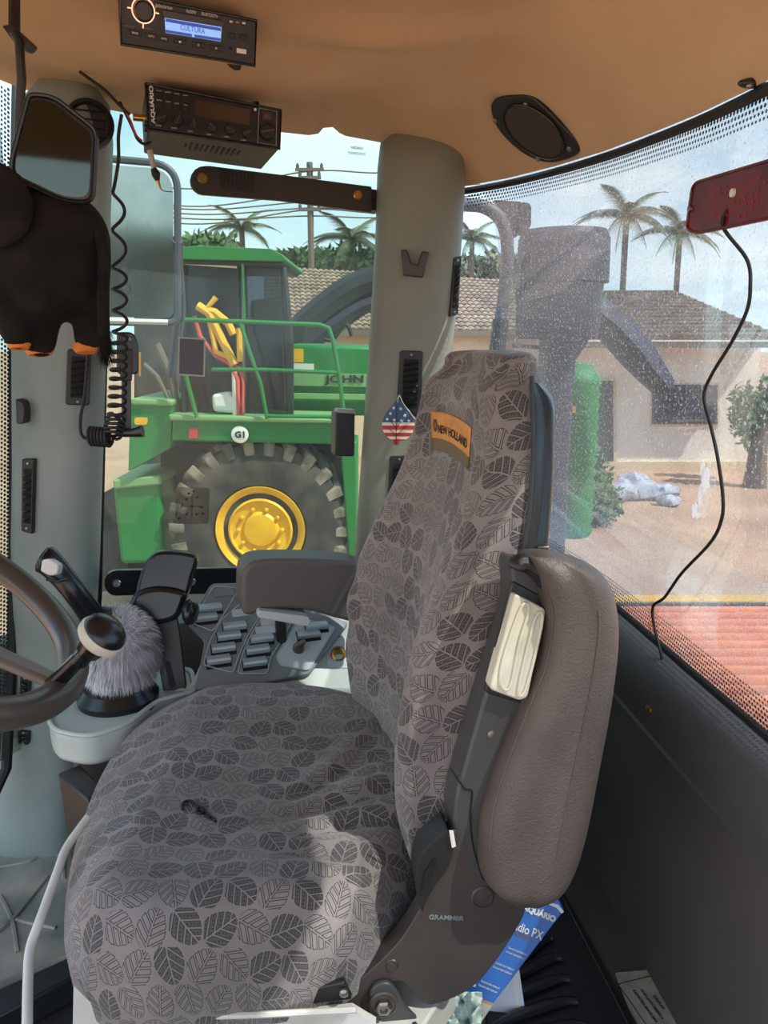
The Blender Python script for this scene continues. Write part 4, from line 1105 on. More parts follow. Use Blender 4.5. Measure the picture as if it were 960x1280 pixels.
# the pad: lofted along its length, near edge rolled
PL = [(694, 657), (700, 660), (720, 670), (760, 682), (800, 682), (850, 668), (900, 648), (950, 626), (1000, 609), (1040, 600), (1080, 600), (1108, 612), (1124, 640)]
PR = [(694, 700), (700, 728), (712, 750), (730, 765), (760, 774), (800, 776), (850, 771), (900, 764), (950, 755), (1000, 746), (1040, 738), (1080, 727), (1108, 708), (1124, 676)]
rows = []
ys = [694, 698, 706, 720, 745, 780, 820, 860, 900, 940, 980, 1020, 1055, 1085, 1106, 1119, 1124]
for y in ys:
    xl, xr_ = interp(PL, y), interp(PR, y); f = (y - 694) / 430
    e_ = min(1, min(y - 690, 1128 - y) / 34); e_ = math.sqrt(max(0, 1 - (1 - e_) ** 2))
    th = .030 * e_ + .004; q = []
    pc = Pa + an * .012
    wd = xr_ - xl
    prof2 = [(0, -.6), (.0, .1), (.07, .75), (.22, 1.0), (.45, .98), (.62, 1.05), (.80, .85), (.94, .25), (1.0, -.4), (1.0, -1.6), (.85, -2.4), (.5, -2.6), (.12, -2.0)]
    for a, b in prof2:
        base = onplane(xl + wd * a, y, pc, an); q.append(base + an * (b * th))
    rows.append(q)
tmp = [catmull(s, 56, True) for s in rows]; cols = [catmull([r[i] for r in tmp], 80) for i in range(56)]
mb = MB().grid([[cols[i][j] for i in range(56)] for j in range(80)], True, True, True); pad_bvh = bvh_of(mb)
pad = build('armrest_pad', mb, 'pad', seat, sharp=False); pad['label'] = 'grained grey brown folded armrest pad'
for pts_ in (((748, 762), (748, 800), (735, 880), (718, 960), (700, 1050), (692, 1085), (675, 1104)), ((612, 1075), (618, 1010), (640, 940), (668, 870), (684, 830), (692, 770), (683, 735))):
    pp = []
    for p in catmull([(a, b, 0) for a, b in pts_], 40):
        h_ = hit(pad_bvh, p.x, p.y) if True else None
        if h_[0] is not None: pp.append(h_[0] + h_[1] * .0002)
    build('moulded_line', MB().tube(pp, .0013, 6), 'pad', pad)
# --- recliner cover and hinge
Rb = V((0, .82, 0)); rnn = V((.10, -1, .05)).normalized()
br = [(560, 1048), (572, 1040), (600, 1090), (640, 1118), (655, 1128), (652, 1150), (618, 1204), (585, 1238), (540, 1256), (522, 1246), (500, 1226), (470, 1240), (462, 1262), (440, 1266), (433, 1250), (438, 1232), (462, 1214), (498, 1178), (525, 1135), (535, 1100), (540, 1070)]
rc_ = build('recliner_cover', MB().prism(poly([(p.x, p.y) for p in catmull([(a, b, 0) for a, b in br], 100, True)], Rb, rnn), -rnn * .03), 'recliner_plastic', seat, bevel=.006, seg=3)
up2 = [(522, 1122), (520, 1088), (530, 1064), (552, 1044), (560, 1040), (566, 1062), (560, 1085), (545, 1105), (532, 1128), (528, 1140)]
build('hinge_shroud', MB().prism(poly([(p.x, p.y) for p in catmull([(a, b, 0) for a, b in up2], 50, True)], Rb + rnn * .010, rnn), -rnn * .045), 'black_plastic', seat, bevel=.005, seg=3)
build('shroud_slot', MB().prism(poly(rnd([(530, 1092), (543, 1072), (546, 1078), (534, 1110), (528, 1115)], 2), Rb + rnn * .0125, rnn), -rnn * .004), 'dark_void', seat)
build('fabric_tab', MB().prism(poly([(562, 1040), (567, 1040), (570, 1058), (565, 1060)], Rb + rnn * .014, rnn), -rnn * .004), 'white_print', seat)
def disc(px_, py_, r, off, m, name, parent, prof=None):
    c_ = onplane(px_, py_, Rb, rnn); return build(name, MB().lathe(c_, rnn, prof or [(r, off - .004), (r, off), (r * .86, off + .0015), (r * .84, off), (r * .5, off), (0.0001, off + .001)], 28), m, parent)
disc(603, 1121, .0155, .001, 'recliner_plastic', 'pivot_cap', rc_)
disc(490, 1206, .0085, .0006, 'recliner_plastic', 'plug', rc_)
fo_ = onplane(558, 1147, Rb + rnn * .0006, rnn); ex_ = (onplane(590, 1147, Rb, rnn) - onplane(530, 1145, Rb, rnn)).normalized(); ey_ = rnn.cross(ex_)
mb = MB(); text_on(mb, 'GRAMMER', fo_, ex_, ey_, .046, .0065, .02, .0008); build('lettering', mb, 'panel_grey', rc_)
build('hinge_plate', MB().prism(poly([(p.x, p.y) for p in catmull([(a, b, 0) for a, b in ((462, 1246), (470, 1232), (486, 1230), (498, 1242), (510, 1262), (536, 1290), (545, 1320), (500, 1320), (475, 1275))], 50, True)], Rb + rnn * .010, rnn), -rnn * .008), 'housing', seat, bevel=.002)
disc(478, 1247, .019, .012, 'recliner_plastic', 'hinge_washer', seat)
c_ = onplane(478, 1247, Rb, rnn); build('hinge_bolt', MB().lathe(c_, rnn, [(.011, .012), (.011, .019), (.008, .021), (.006, .021), (.005, .017)], 6), 'steel', seat)
disc(516, 1280, .017, .018, 'steel', 'lower_bolt', seat)
# --- under structure: cushion pan, rails and white suspension box
build('cushion_pan', MB().prism([V((p.x, p.y, .358)) + (ctr - p).normalized() * .045 for p in [q for q in catmull(out, 60, True)]], (0, 0, .03)), 'black_plastic', seat, bevel=.004)
fr_ = build('suspension_frame', MB().prism(rndp := [V(q) for q in ((-.34, .80, .35), (.02, .77, .35), (.10, .9, .35), (.08, 1.30, .35), (-.32, 1.32, .35), (-.37, 1.05, .35))], (0, 0, -.06)), 'white_frame', seat, bevel=.004)
build('front_lip', MB().prism(poly([(92, 1232), (112, 1252), (150, 1268), (240, 1276), (330, 1270), (440, 1262), (470, 1280), (470, 1330), (90, 1330)], V((0, .80, 0)), V((.0, -1, 0))), (0, .01, 0)), 'white_frame', seat)
build('rail_edge', MB().tube([P(150, 1274, .79), P(330, 1268, .79), P(445, 1262, .79)], .004, 8), 'white_frame', seat)
build('tilt_rail', MB().prism(poly([(255, 1262), (340, 1246), (430, 1228), (440, 1250), (360, 1260), (270, 1274)], V((0, .805, 0)), -Y1), (0, .01, 0)), 'black_plastic', seat, bevel=.002)
for a, b in ((348, 1251), (430, 1240), (283, 1268)): build('frame_bolt', MB().lathe(P(a, b, .803), -Y1, [(.006, 0), (.006, .003), (.003, .005)], 10), 'steel', seat)
build('suspension_box', MB().box((-.13, 1.06, .15), (.36, .42, .29)), 'black_plastic', seat, bevel=.01)
# knotted black string on the cushion
def onseat(px_, py_, l=.002):
    h_ = hit(cush_bvh, px_, py_); return h_[0] + h_[1] * l
ks = MB().tube(catmull([onseat(*q, .003) for q in ((228, 1014), (229, 1006), (237, 1003), (244, 1008), (248, 1014), (256, 1019), (264, 1024), (270, 1029))], 40), .0022, 8)
st_ = thing('knotted_string', 'short knotted black string lying on the seat cushion', 'string', onseat(248, 1014, 0))
build('string', ks, 'rubber', st_)
build('knot', MB().tube(catmull([onseat(*q, .005) for q in ((248, 1012), (254, 1014), (252, 1021), (246, 1019), (249, 1012), (258, 1018), (262, 1026), (256, 1024))], 40), .0018, 8), 'rubber', st_)
# ---------------------------------------------------------------- console beside the seat
RV, UV_, FV = V((1, 0, 0)), V((0, ST, CT)), V((0, CT, -ST))      # camera right, up, forward as world directions
cp0 = Zp(240, 862, .505); cvec = P(262, 733, 1.68) - cp0
cn = W1D.cross(cvec).normalized(); cn = cn if cn.z > 0 else -cn
cs = thing('side_console', 'light grey side console with angled rows of rocker switches left of the seat', 'console', V((cp0.x + .1, cp0.y + .1, 0)))
def cprism(pts, off, th): return MB().prism(poly(pts, cp0 + cn * off, cn), -cn * th)
def part(n, mb, m, p=None, **k): return build(n, mb, m, p or cs, **k)
part('body', MB().prism(poly([(176, 880), (200, 868), (240, 850), (262, 800), (300, 745), (350, 735), (470, 770), (470, 840), (455, 862), (345, 862), (240, 872)], cp0 - cn * .012, cn), (0, 0, -.13)), 'console', bevel=.008, seg=3)
tr_pts = rnd([(58, 880), (64, 912), (110, 922), (158, 906), (196, 876), (244, 864), (240, 838), (180, 826), (100, 834), (62, 856)], [10, 14, 20, 14, 8, 6, 6, 10, 12, 8], 5)
part('tray', MB().prism([Zp(a, b, .50) for a, b in tr_pts], (0, 0, -.065)), 'console', bevel=.012, seg=4)
part('tray_rim', MB().tube([Zp(a, b, .502) for a, b in tr_pts] + [Zp(*tr_pts[0], .502)], .005, 8), 'console')
part('pedestal', MB().prism([Zp(a, b, .43) for a, b in [(90, 950), (160, 945), (300, 870), (440, 850), (420, 820), (200, 850), (100, 900)]], (0, 0, -.43)), 'wall_dark', bevel=.01)
part('gusset', MB().prism([Zp(a, b, .43) for a, b in [(72, 966), (100, 955), (130, 985), (110, 1000)]], V((.04, -.06, -.25))), 'black_plastic', bevel=.004)
part('switch_base', cprism(rnd([(243, 862), (341, 851), (386, 843), (436, 779), (380, 750), (303, 728), (264, 729), (234, 778), (256, 800), (250, 832)], 5), .004, .014), 'panel_grey', bevel=.003)
bez = {1: [(267, 732), (299, 735), (288, 754), (266, 789), (240, 779)], 2: [(303, 752), (326, 768), (311, 792), (300, 816), (291, 841), (254, 831), (262, 802), (276, 775)],
       3: [(328, 770), (364, 778), (350, 803), (338, 822), (334, 842), (297, 842), (303, 818), (314, 792)], 4: [(374, 772), (420, 783), (386, 838), (350, 831), (345, 820)]}
bz = {}
for k, p_ in bez.items():
    bz[k] = part('switch_bezel', cprism(rnd(p_, 4), .008, .008), 'panel_grey' if k < 4 else 'panel_light', bevel=.0025)
    pp = poly(rnd(p_, 5), cp0 + cn * .0085, cn); part('bezel_edge', MB().tube(pp + [pp[0]], .0012, 6), 'panel_light', bz[k])
def rocker(px_, py_, w_=25, name='rocker_switch', b=1, tilt=1):
    o = onplane(px_, py_, cp0 + cn * .008, cn); ex = W1D; ey = cn.cross(ex) 
    hx, hy = w_ * 1.9 / FP / 2, .0105
    part('switch_well', MB().fbox(o, ex, ey, cn, -hx * 1.08, hx * 1.08, -hy * 1.75, hy * 1.1, -.001, .0006), 'dark_void', bz[b])
    g = []
    for (y, z) in ((-hy, .001), (-hy, .014), (-hy * .6, .0165), (0, .0125), (hy * .6, .0065), (hy, .004), (hy, 0)):
        g.append([o + ex * x * hx + ey * y + cn * z for x in (-1, -.92, .92, 1)])
    part(name, MB().grid(g, False).prism([o + ex * hx + ey * y + cn * z for (y, z) in ((-hy, .001), (-hy, .014), (-hy * .6, .0165), (0, .0125), (hy * .6, .0065), (hy, .004), (hy, 0))], ex * -.0002).prism([o - ex * hx + ey * y + cn * z for (y, z) in ((-hy, .001), (-hy, .014), (-hy * .6, .0165), (0, .0125), (hy * .6, .0065), (hy, .004), (hy, 0))], ex * .0002), 'switch', bz[b], ang=25)
for b, l_ in ((1, ((263, 760), (257, 772))), (2, ((293, 783), (286, 795), (279, 810), (273, 825))), (3, ((327, 798), (322, 812), (318, 828))), (4, ((395, 783), (385, 793)))):
    for a, c in l_: rocker(a, c, b=b)
def blank(px_, py_, b): 
    o = onplane(px_, py_, cp0 + cn * .009, cn); part('blank_plate', MB().fbox(o, W1D, cn.cross(W1D), cn, -.022, .022, -.010, .010, -.001, .003), 'panel_light' if b > 1 else 'panel_grey', bz[b], bevel=.001)
for a, c, b in ((280, 741, 1), (302, 766, 2), (338, 777, 3), (332, 788, 3)): blank(a, c, b)
o = onplane(373, 811, cp0 + cn * .01, cn); kn = part('rotary_knob', MB().lathe(o, cn, [(.013, 0), (.013, .006), (.010, .012), (.009, .018), (0.0001, .019)], 20), 'recliner_plastic')
part('knob_grip', MB().fbox(o + cn * .018, (W1D + cvec.normalized() * .5).normalized(), cn.cross((W1D + cvec.normalized() * .5).normalized()), cn, -.014, .014, -.004, .004, -.008, .010), 'trunk', kn, bevel=.002)
for a, c in ((355, 847), (300, 733), (424, 796)): o = onplane(a, c, cp0 + cn * .006, cn); part('screw', MB().lathe(o, cn, [(.003, 0), (.003, .001), (.001, .0015)], 10), 'steel')
o = onplane(423, 818, cp0 - cn * .008, cn)
so = part('power_socket', MB().lathe(o, (cn + W1N * .8).normalized(), [(.016, -.002), (.016, .004), (.012, .005), (.011, -.008), (.0001, -.009)], 24), 'brass'); so['label'] = 'round power socket with a red ring'
part('socket_ring', MB().lathe(o, (cn + W1N * .8).normalized(), [(.017, -.002), (.0185, .001), (.017, .003)], 24, False, False), 'flag_red', so)
part('socket_recess', cprism(rnd([(410, 800), (440, 803), (440, 836), (408, 834)], 6), -.010, .004), 'panel_light', bevel=.003)
# ---- far armrest
fa = build('far_armrest', MB().prism(poly([(p.x, p.y) for p in catmull([(a, b, 0) for a, b in ((303, 722), (308, 709), (322, 701), (360, 699), (400, 700), (445, 704), (470, 720), (470, 782), (440, 778), (415, 772), (385, 764), (350, 761), (325, 765), (312, 770), (303, 762))], 80, True)], V((-.1, 1.52, 0)), W1N), -W1N * .085), 'vinyl', bevel=.014, seg=4)
tag(fa, 'black padded far armrest with an arched underside above the switch console', 'armrest')
fb = thing('armrest_bracket', 'clear grey plate under the far armrest above the rotary knob', 'bracket', P(355, 772, 1.52))
build('plate', MB().prism(poly(rnd([(323, 763), (386, 771), (388, 779), (384, 783), (322, 772)], 3), V((-.1, 1.50, 0)), W1N), -W1N * .05), 'panel_light', fb, bevel=.003)
build('post', MB().tube([P(350, 766, 1.56), P(352, 800, 1.60)], .012), 'black_plastic', fb)
# ---- hand lever
hl = thing('hand_lever', 'black palm rest control lever with a flat stalk standing on the side console', 'lever', P(212, 862, 1.44))
LP_ = V((-.3, 1.40, 0)); ln_ = V((.15, -1, .2)).normalized()
def lprism(pts, off, th, sm=False):
    if sm: pts = [(p.x, p.y) for p in catmull([(a, b, 0) for a, b in pts], 60, True)]
    return MB().prism(poly(pts, LP_ + ln_ * off, ln_), -ln_ * th)
build('stalk', lprism([(188, 770), (220, 765), (226, 800), (233, 862), (204, 864), (196, 820)], 0, .018), 'black_plastic', hl, bevel=.002)
build('stalk_slot', lprism(rnd([(206, 828), (212, 826), (220, 858), (212, 860)], 3), .002, .004), 'rubber', hl)
build('palm_rest', lprism([(186, 697), (203, 689), (238, 692), (246, 700), (240, 722), (231, 748), (205, 754), (180, 752), (170, 740), (176, 715)], .012, .05, True), 'gloss_black', hl, bevel=.012, seg=4)
build('palm_front', lprism([(174, 738), (196, 733), (222, 736), (233, 744), (228, 762), (218, 776), (192, 782), (166, 781), (159, 768), (164, 748)], .022, .055, True), 'gloss_black', hl, bevel=.012, seg=4)
build('side_grip', MB().ell(P(238, 765, 1.46), (.016, .03, .026)), 'gloss_black', hl)
# ---- joystick in a furry boot
fc = P(150, 815, 1.44)
js = thing('joystick', 'black joystick with a silver thumb button rising out of a grey furry boot', 'joystick', V((fc.x, fc.y, .5)))
build('base_cup', MB().lathe((fc.x - .01, fc.y + .0, 0), Z1, [(.060, .452), (.076, .46), (.080, .512), (.065, .53)], 32), 'gloss_black', js)
build('boot', MB().ell(fc + V((0, 0, .005)), (.062, .062, .078)), 'fur_dark', js)
random.seed(3); mb = MB(); mb2 = MB()
for k in range(9000):
    th = random.uniform(0, 2 * PI); u = random.uniform(-.75, 1); r_ = math.sqrt(1 - u * u)
    d = V((r_ * math.cos(th), r_ * math.sin(th), u)); p = fc + V((d.x * .062, d.y * .062, .005 + d.z * .078))
    if d.y > .5: continue
    droop = V((random.uniform(-.35, .35), random.uniform(-.2, .2), -.75 + .6 * u))
    t_ = (d + droop * .9).normalized(); ln = random.uniform(.016, .03); s_ = t_.cross(V((random.random(), random.random(), random.random()))).normalized() * .0007
    q = p + t_ * ln * .6; e2 = p + t_ * ln + V((0, 0, -.35 * ln))
    (mb if k % 3 else mb2).add([p - s_, p + s_, q + s_ * .8, e2, q - s_ * .8], [(0, 1, 2, 3, 4)])
f1 = build('fur', mb, 'fur', js, sharp=False); f1['kind'] = 'stuff'; f2 = build('fur', mb2, 'fur_dark', js, sharp=False); f2['kind'] = 'stuff'
JP = P(80, 735, 1.38); jn = (V((0, -1, .25))).normalized()
def jw(a, b, Y=1.38): return P(a, b, Y)
shp = catmull([jw(128, 792, 1.42), jw(112, 765, 1.40), jw(92, 738), jw(74, 716), jw(60, 702), jw(52, 697)], 30)
build('grip', MB().tube(shp, [.027 - .005 * math.sin(PI * min(1, i / 24)) - (.004 if i > 26 else 0) - (.007 if i > 28 else 0) for i in range(30)], 16), 'gloss_black', js)
build('thumb_button', MB().prism(poly(rnd([(52, 700), (62, 698), (74, 706), (72, 718), (62, 720), (50, 714)], 3), V((0, 1.335, 0)) + jn * 0, Y1 * -1), -jn * .02), 'silver_plastic', js, bevel=.003)
build('grip_ledge', MB().tube([jw(58, 724, 1.350), jw(72, 727, 1.350), jw(84, 723, 1.352)], .003, 8), 'gloss_black', js)
build('thumb_rest', MB().ell(jw(128, 766, 1.42), (.02, .02, .012)), 'black_plastic', js)
# ---- steering wheel
sw = thing('steering_wheel', 'dark steering wheel with a round spinner knob at the left edge', 'steering wheel', P(-126, 777, .85))
wc_ = CAM + RV * -.526 + UV_ * -.090 + FV * .838
RW = .2
wn = (RV * .567 + UV_ * .82 - FV * .082).normalized(); e1 = (P(92, 832, .80) - wc_); e1 = (e1 - wn * e1.dot(wn)).normalized(); e2 = wn.cross(e1)
ringp = [wc_ + e1 * (RW * math.cos(2 * PI * k / 96)) + e2 * (RW * math.sin(2 * PI * k / 96)) for k in range(96)]
g = []
for k in range(97):
    c_ = ringp[k % 96]; rad = (c_ - wc_).normalized()
    g.append([c_ + (rad * math.cos(t) + wn * math.sin(t)) * 0.0172 * (1 + .08 * math.cos(2 * t)) for t in [2 * PI * i / 16 for i in range(16)]])
build('rim', MB().grid(g, True), 'wheel_rubber', sw)
for dg in (4, 124, 244):
    a_ = math.radians(dg); d_ = e1 * math.cos(a_) + e2 * math.sin(a_); q_ = wn.cross(d_)
    g = []
    for i, f in enumerate((.12, .3, .6, .85, .96, 1.0)):
        c_ = wc_ + d_ * RW * f - wn * (.02 * (1 - f)); hw = .026 - .012 * f if f < .97 else .02
        g.append([c_ + q_ * x * hw + wn * z * .006 for x, z in ((-1, 0), (-.7, 1), (.7, 1), (1, 0), (.7, -1), (-.7, -1))])
    build('spoke', MB().grid(g, True, True, True), 'spoke', sw, bevel=.003)
build('hub', MB().lathe(wc_ - wn * .03, wn, [(.045, -.02), (.048, .0), (.04, .02), (.0001, .024)], 28), 'wheel_rubber', sw)
build('column', MB().tube([wc_ - wn * .04, wc_ - wn * .6], .035, 16), 'black_plastic', sw)
kw = wc_ + e1 * RW; kY = kw.y - .012; kc = P(106, 818, kY); kd = (RV * .66 + UV_ * .66 - FV * .25).normalized()
kb = build('spinner_knob', MB().lathe(kc, kd, [(.010, -.012), (.010, .002), (.014, .006), (.017, .018), (.021, .024)], 28), 'gloss_black', sw)
build('knob_ring', MB().lathe(kc, kd, [(.021, .022), (.0262, .027), (.0268, .033), (.025, .037)], 32), 'olive_rim', kb)
build('knob_cap', MB().lathe(kc, kd, [(.0248, .036), (.0235, .042), (.018, .0475), (.009, .050), (.0001, .0505)], 32), 'gloss_black', kb)
build('knob_clamp', MB().tube([kw - e1 * .012, P(100, 822, kY)], [.010, .009], 14), 'gloss_black', kb)
# ---------------------------------------------------------------- things on the ceiling
def plane_axes(n):
    ex = V((0, 0, 1)).cross(n).normalized(); return ex, n.cross(ex)
# head unit
hun = (W1N + V((0, 0, -.42))).normalized(); hp0 = P(150, 55, 1.2)
hu = thing('car_radio', 'black car radio with a lit blue display and orange knob ring set in the headliner', 'radio', hp0 + V((.1, .08, .08)))
def hpp(pts, off, th): return MB().prism(poly(pts, hp0 + hun * off, hun), -hun * th)
fr = build('fascia', hpp([(149, -8), (321, 26), (319, 82), (151, 55)], .004, .012), 'black_plastic', hu, bevel=.002)
build('chassis', hpp([(156, -6), (314, 27), (312, 76), (157, 50)], -.006, .10), 'dark_void', hu)
build('trim_frame', MB().tube([*poly([(149, -8), (321, 26), (319, 82), (151, 55), (149, -8)], hp0 + hun * .004, hun)], .0022, 8), 'gloss_black', hu)
def hq(name, pts, off, m, th=.002, par=None, bev=.0006): return build(name, hpp(pts, off, th), m, par or hu, bevel=bev)
dsp = hq('display', [(206, 22), (277, 34), (276, 52), (207, 41)], .0055, 'screen', bev=0); dsp['label'] = 'lit pale blue display'
hq('display_hood', [(202, 12), (281, 27), (279, 34), (205, 22)], .010, 'housing', .006)
hq('display_band', [(207, 23), (276, 35), (276, 39), (207, 27)], .0062, 'screen_band', .001, dsp, 0)
hq('display_band', [(207, 37), (240, 42.5), (240, 46), (207, 40.5)], .0062, 'screen_band', .001, dsp, 0)
hq('display_band', [(243, 43), (276, 48), (276, 51.5), (243, 46.5)], .0062, 'screen_band', .001, dsp, 0)
ex_ = (onplane(321, 26, hp0, hun) - onplane(149, -8, hp0, hun)).normalized(); ey_ = hun.cross(ex_)
mb = MB(); text_on(mb, 'CULTURA', onplane(241, 36.5, hp0 + hun * .0066, hun), ex_, ey_, .034, .0065, .0, .0002); build('lettering', mb, 'screen_band', dsp)
o = onplane(179, 13, hp0 + hun * .004, hun)
kk = build('volume_knob', MB().lathe(o, hun, [(.0135, 0), (.0130, .014), (.0105, .016), (.0001, .016)], 28), 'gloss_black', hu)
build('knob_ring', MB().lathe(o, hun, [(.0150, .0), (.0158, .003), (.0150, .005), (.0142, .003)], 28, False, False), 'glow_ring', hu)
for dg in (0, 90, 180, 270): 
    a_ = math.radians(dg); d_ = ex_ * math.cos(a_) + ey_ * math.sin(a_); build('ring_tick', MB().tube([o + d_ * .016 + hun * .002, o + d_ * .021 + hun * .002], .0007, 6), 'glow_ring', hu)
for i, (x, y) in enumerate(((169, 41), (189, 45), (205, 48), (225, 52), (248, 56), (270, 60))):
    w_ = 8 if i != 2 else 5
    b_ = hq('button', [(x - w_, y - 4.2), (x + w_, y - 1.6), (x + w_, y + 4.6), (x - w_, y + 2)], .007, 'button', .004)
    mb = MB(); text_on(mb, ('BAND', 'AUTO', 'AMS', '1', '2', '3')[i], onplane(x, y + .3, hp0 + hun * .0073, hun), ex_, ey_, .008 if i < 3 else .003, .0025, .0, .0002); build('lettering', mb, 'white_print', b_)
for x, y in ((290, 45), (304, 47)):
    hq('button', [(x - 4, y - 4), (x + 4, y - 3), (x + 4, y + 4), (x - 4, y + 3)], .007, 'button', .004)
hq('usb_port', [(296, 60), (308, 62), (308, 68), (296, 66)], .006, 'white_print', .003)
for x, y, m in ((289, 27, 'white_print'), (297, 28, 'orange_felt'), (305, 29, 'white_print')): hq('indicator', [(x - 2, y - 1.5), (x + 2, y - 1), (x + 2, y + 1.5), (x - 2, y + 1)], .006, m, .002)
hq('aux_socket', circ(288, 61, 1.8, 12), .006, 'dark_void', .003)
for x, s_, w_, h in ((205, 'pósitron', .022, .006), (239, '4x50W', .014, .004), (262, 'BLUETOOTH', .022, .004)):
    mb = MB(); text_on(mb, s_, onplane(x, 9 + (x - 205) * .17, hp0 + hun * .0046, hun), ex_, ey_, w_, h, .0, .0002); build('lettering', mb, 'white_print', fr)
for x, y in ((162, 34), (184, 37)): hq('side_key', [(x - 8, y - 5), (x + 8, y - 2), (x + 8, y + 2), (x - 8, y)], .006, 'housing', .003)
build('release_tab', MB().prism(poly([(284, 80), (302, 82), (300, 88), (293, 88), (287, 84)], hp0 + hun * .002, hun), -hun * .006), 'rubber', hu)
# CB radio
cb0 = P(184, 162, 1.45); cbd = .19
cb = thing('cb_radio', 'black two way radio with rows of knobs hung below the headliner', 'radio', cb0 + V((.1, .1, .08)))
def cpp(pts, off, th): return MB().prism(poly(pts, cb0 + W1N * off, W1N), -W1N * th)
fq = [(182, 104), (352, 138), (350, 186), (185, 162)]
F4 = poly(fq, cb0, W1N)
und = [(187, 196), (330, 215)]
bl, brr = V(F4[3]) - W1N * cbd, V(F4[2]) - W1N * cbd
body = MB().add([*F4, *[p - W1N * cbd for p in F4]], [(0, 1, 2, 3), (7, 6, 5, 4), (0, 4, 5, 1), (1, 5, 6, 2), (2, 6, 7, 3), (3, 7, 4, 0)])
bd = build('case', body, 'radio_body', cb, bevel=.003)
fp_ = build('front_panel', cpp([(185, 107), (349, 139), (347, 183), (187, 160)], .003, .004), 'black_plastic', cb, bevel=.001)
build('case_lip', MB().tube([*F4, F4[0]], .0022, 8), 'gloss_black', bd)
# speaker slots cut in the underside
ubz = F4[3].z
for k in range(11):
    f = .30 + k * .042; c_ = F4[3].lerp(F4[2], f) - W1N * (.075 + .004 * k * 0); c_.z = ubz + (F4[2].z - F4[3].z) * f
    hln = .026 if k not in (0, 10) else .014
    build('speaker_slot', MB().fbox(c_ , W1D, -W1N, Z1, -.0022, .0022, -hln, hln, -.0012, .001), 'dark_void', bd)
xe = W1D; ye = Z1
mb = MB(); A_ = onplane(190, 131, cb0 + W1N * .0035, W1N); text_on(mb, 'AQUÁRIO', A_, Z1, -W1D, .060, .0095, .03, .0004)
mb.v = mb.v; build('lettering', mb, 'white_print', fp_)
hq2 = lambda name, pts, off, m, th=.003, par=None: build(name, cpp(pts, off, th), m, par or cb, bevel=.0006)
hq2('lcd', [(244, 124), (313, 137), (312, 157), (243, 144)], .0045, 'lcd_off')
mb = MB()
for r_ in range(2):
    for k in range(4):
        x = 199 + k * 11; y = 119 + r_ * 12 + k * 2
        b_ = hq2('key', [(x - 3.6, y - 3.6), (x + 3.6, y - 3), (x + 3.6, y + 3.6), (x - 3.6, y + 3)], .006, 'button', .004)
        mb2 = MB(); text_on(mb2, ('FUNC', 'SCN', 'MEMO', 'DW', 'EMG', 'CH9', 'LOCK', 'TSR')[r_ * 4 + k], onplane(x, y - 5.7, cb0 + W1N * .0033, W1N), xe, ye, .0085, .0018, 0, .0002); build('lettering', mb2, 'white_print', fp_)
for i, (x, y, s_) in enumerate(((202, 149, 'SQ'), (222, 152, 'DIM'), (242, 156, 'VOL'), (265, 160, 'TONE'), (287, 163, 'MODE'), (308, 167, 'CLAR'))):
    o = onplane(x, y, cb0 + W1N * .003, W1N); k_ = build('knob', MB().lathe(o, W1N, [(.0085, 0), (.008, .010), (.0065, .0115), (.0001, .0115)], 20), 'button', cb)
    a_ = .5 + i * .6; d_ = W1D * math.cos(a_) + Z1 * math.sin(a_); build('knob_bar', MB().fbox(o + W1N * .0115, d_, W1N.cross(d_), W1N, -.0075, .0075, -.0016, .0016, -.002, .003), 'housing', k_, bevel=.0005)
    mb2 = MB(); text_on(mb2, s_, onplane(x - 4, y + 8, cb0 + W1N * .0033, W1N), xe, ye, .009, .002, 0, .0002); build('lettering', mb2, 'white_print', fp_)
    if i > 2:
        for q in range(5): 
            t = -.6 + q * .8; pp = o + (W1D * math.cos(t + 1) + Z1 * math.sin(t + 1)) * .0115 + W1N * .0005; 
bxp = [(324, 135), (346, 139), (345, 182), (322, 178)]
pp = poly(bxp, cb0 + W1N * .0035, W1N); build('knob_frame', MB().tube(pp + [pp[0]], .0007, 6), 'plate_metal', fp_)
hq2('channel_window', [(328, 139), (341, 141.5), (341, 151), (328, 149)], .0045, 'lcd_off')
mb = MB(); text_on(mb, '88', onplane(334, 145, cb0 + W1N * .0048, W1N), xe, ye, .010, .007, 0, .0002); build('lettering', mb, 'trunk', fp_)
o = onplane(333, 166, cb0 + W1N * .003, W1N); k_ = build('channel_knob', MB().lathe(o, W1N, [(.0135, 0), (.0125, .014), (.010, .016), (.0001, .016)], 26), 'button', cb)
d_ = (W1D + Z1 * .25).normalized(); build('knob_bar', MB().fbox(o + W1N * .016, d_, W1N.cross(d_), W1N, -.012, .012, -.0024, .0024, -.003, .003), 'housing', k_, bevel=.001)
build('indicator', MB().lathe(onplane(319, 137, cb0 + W1N * .003, W1N), W1N, [(.0025, 0), (.0022, .002), (.0001, .003)], 12), 'white_print', fp_)
for f in (.08, .92):
    a_ = F4[0].lerp(F4[1], f) - W1N * .16; build('hanger', MB().fbox(V((a_.x, a_.y, 0)), W1D, -W1N, Z1, -.004, .004, -.02, .02, a_.z - .03, a_.z + .10), 'black_plastic', cb)
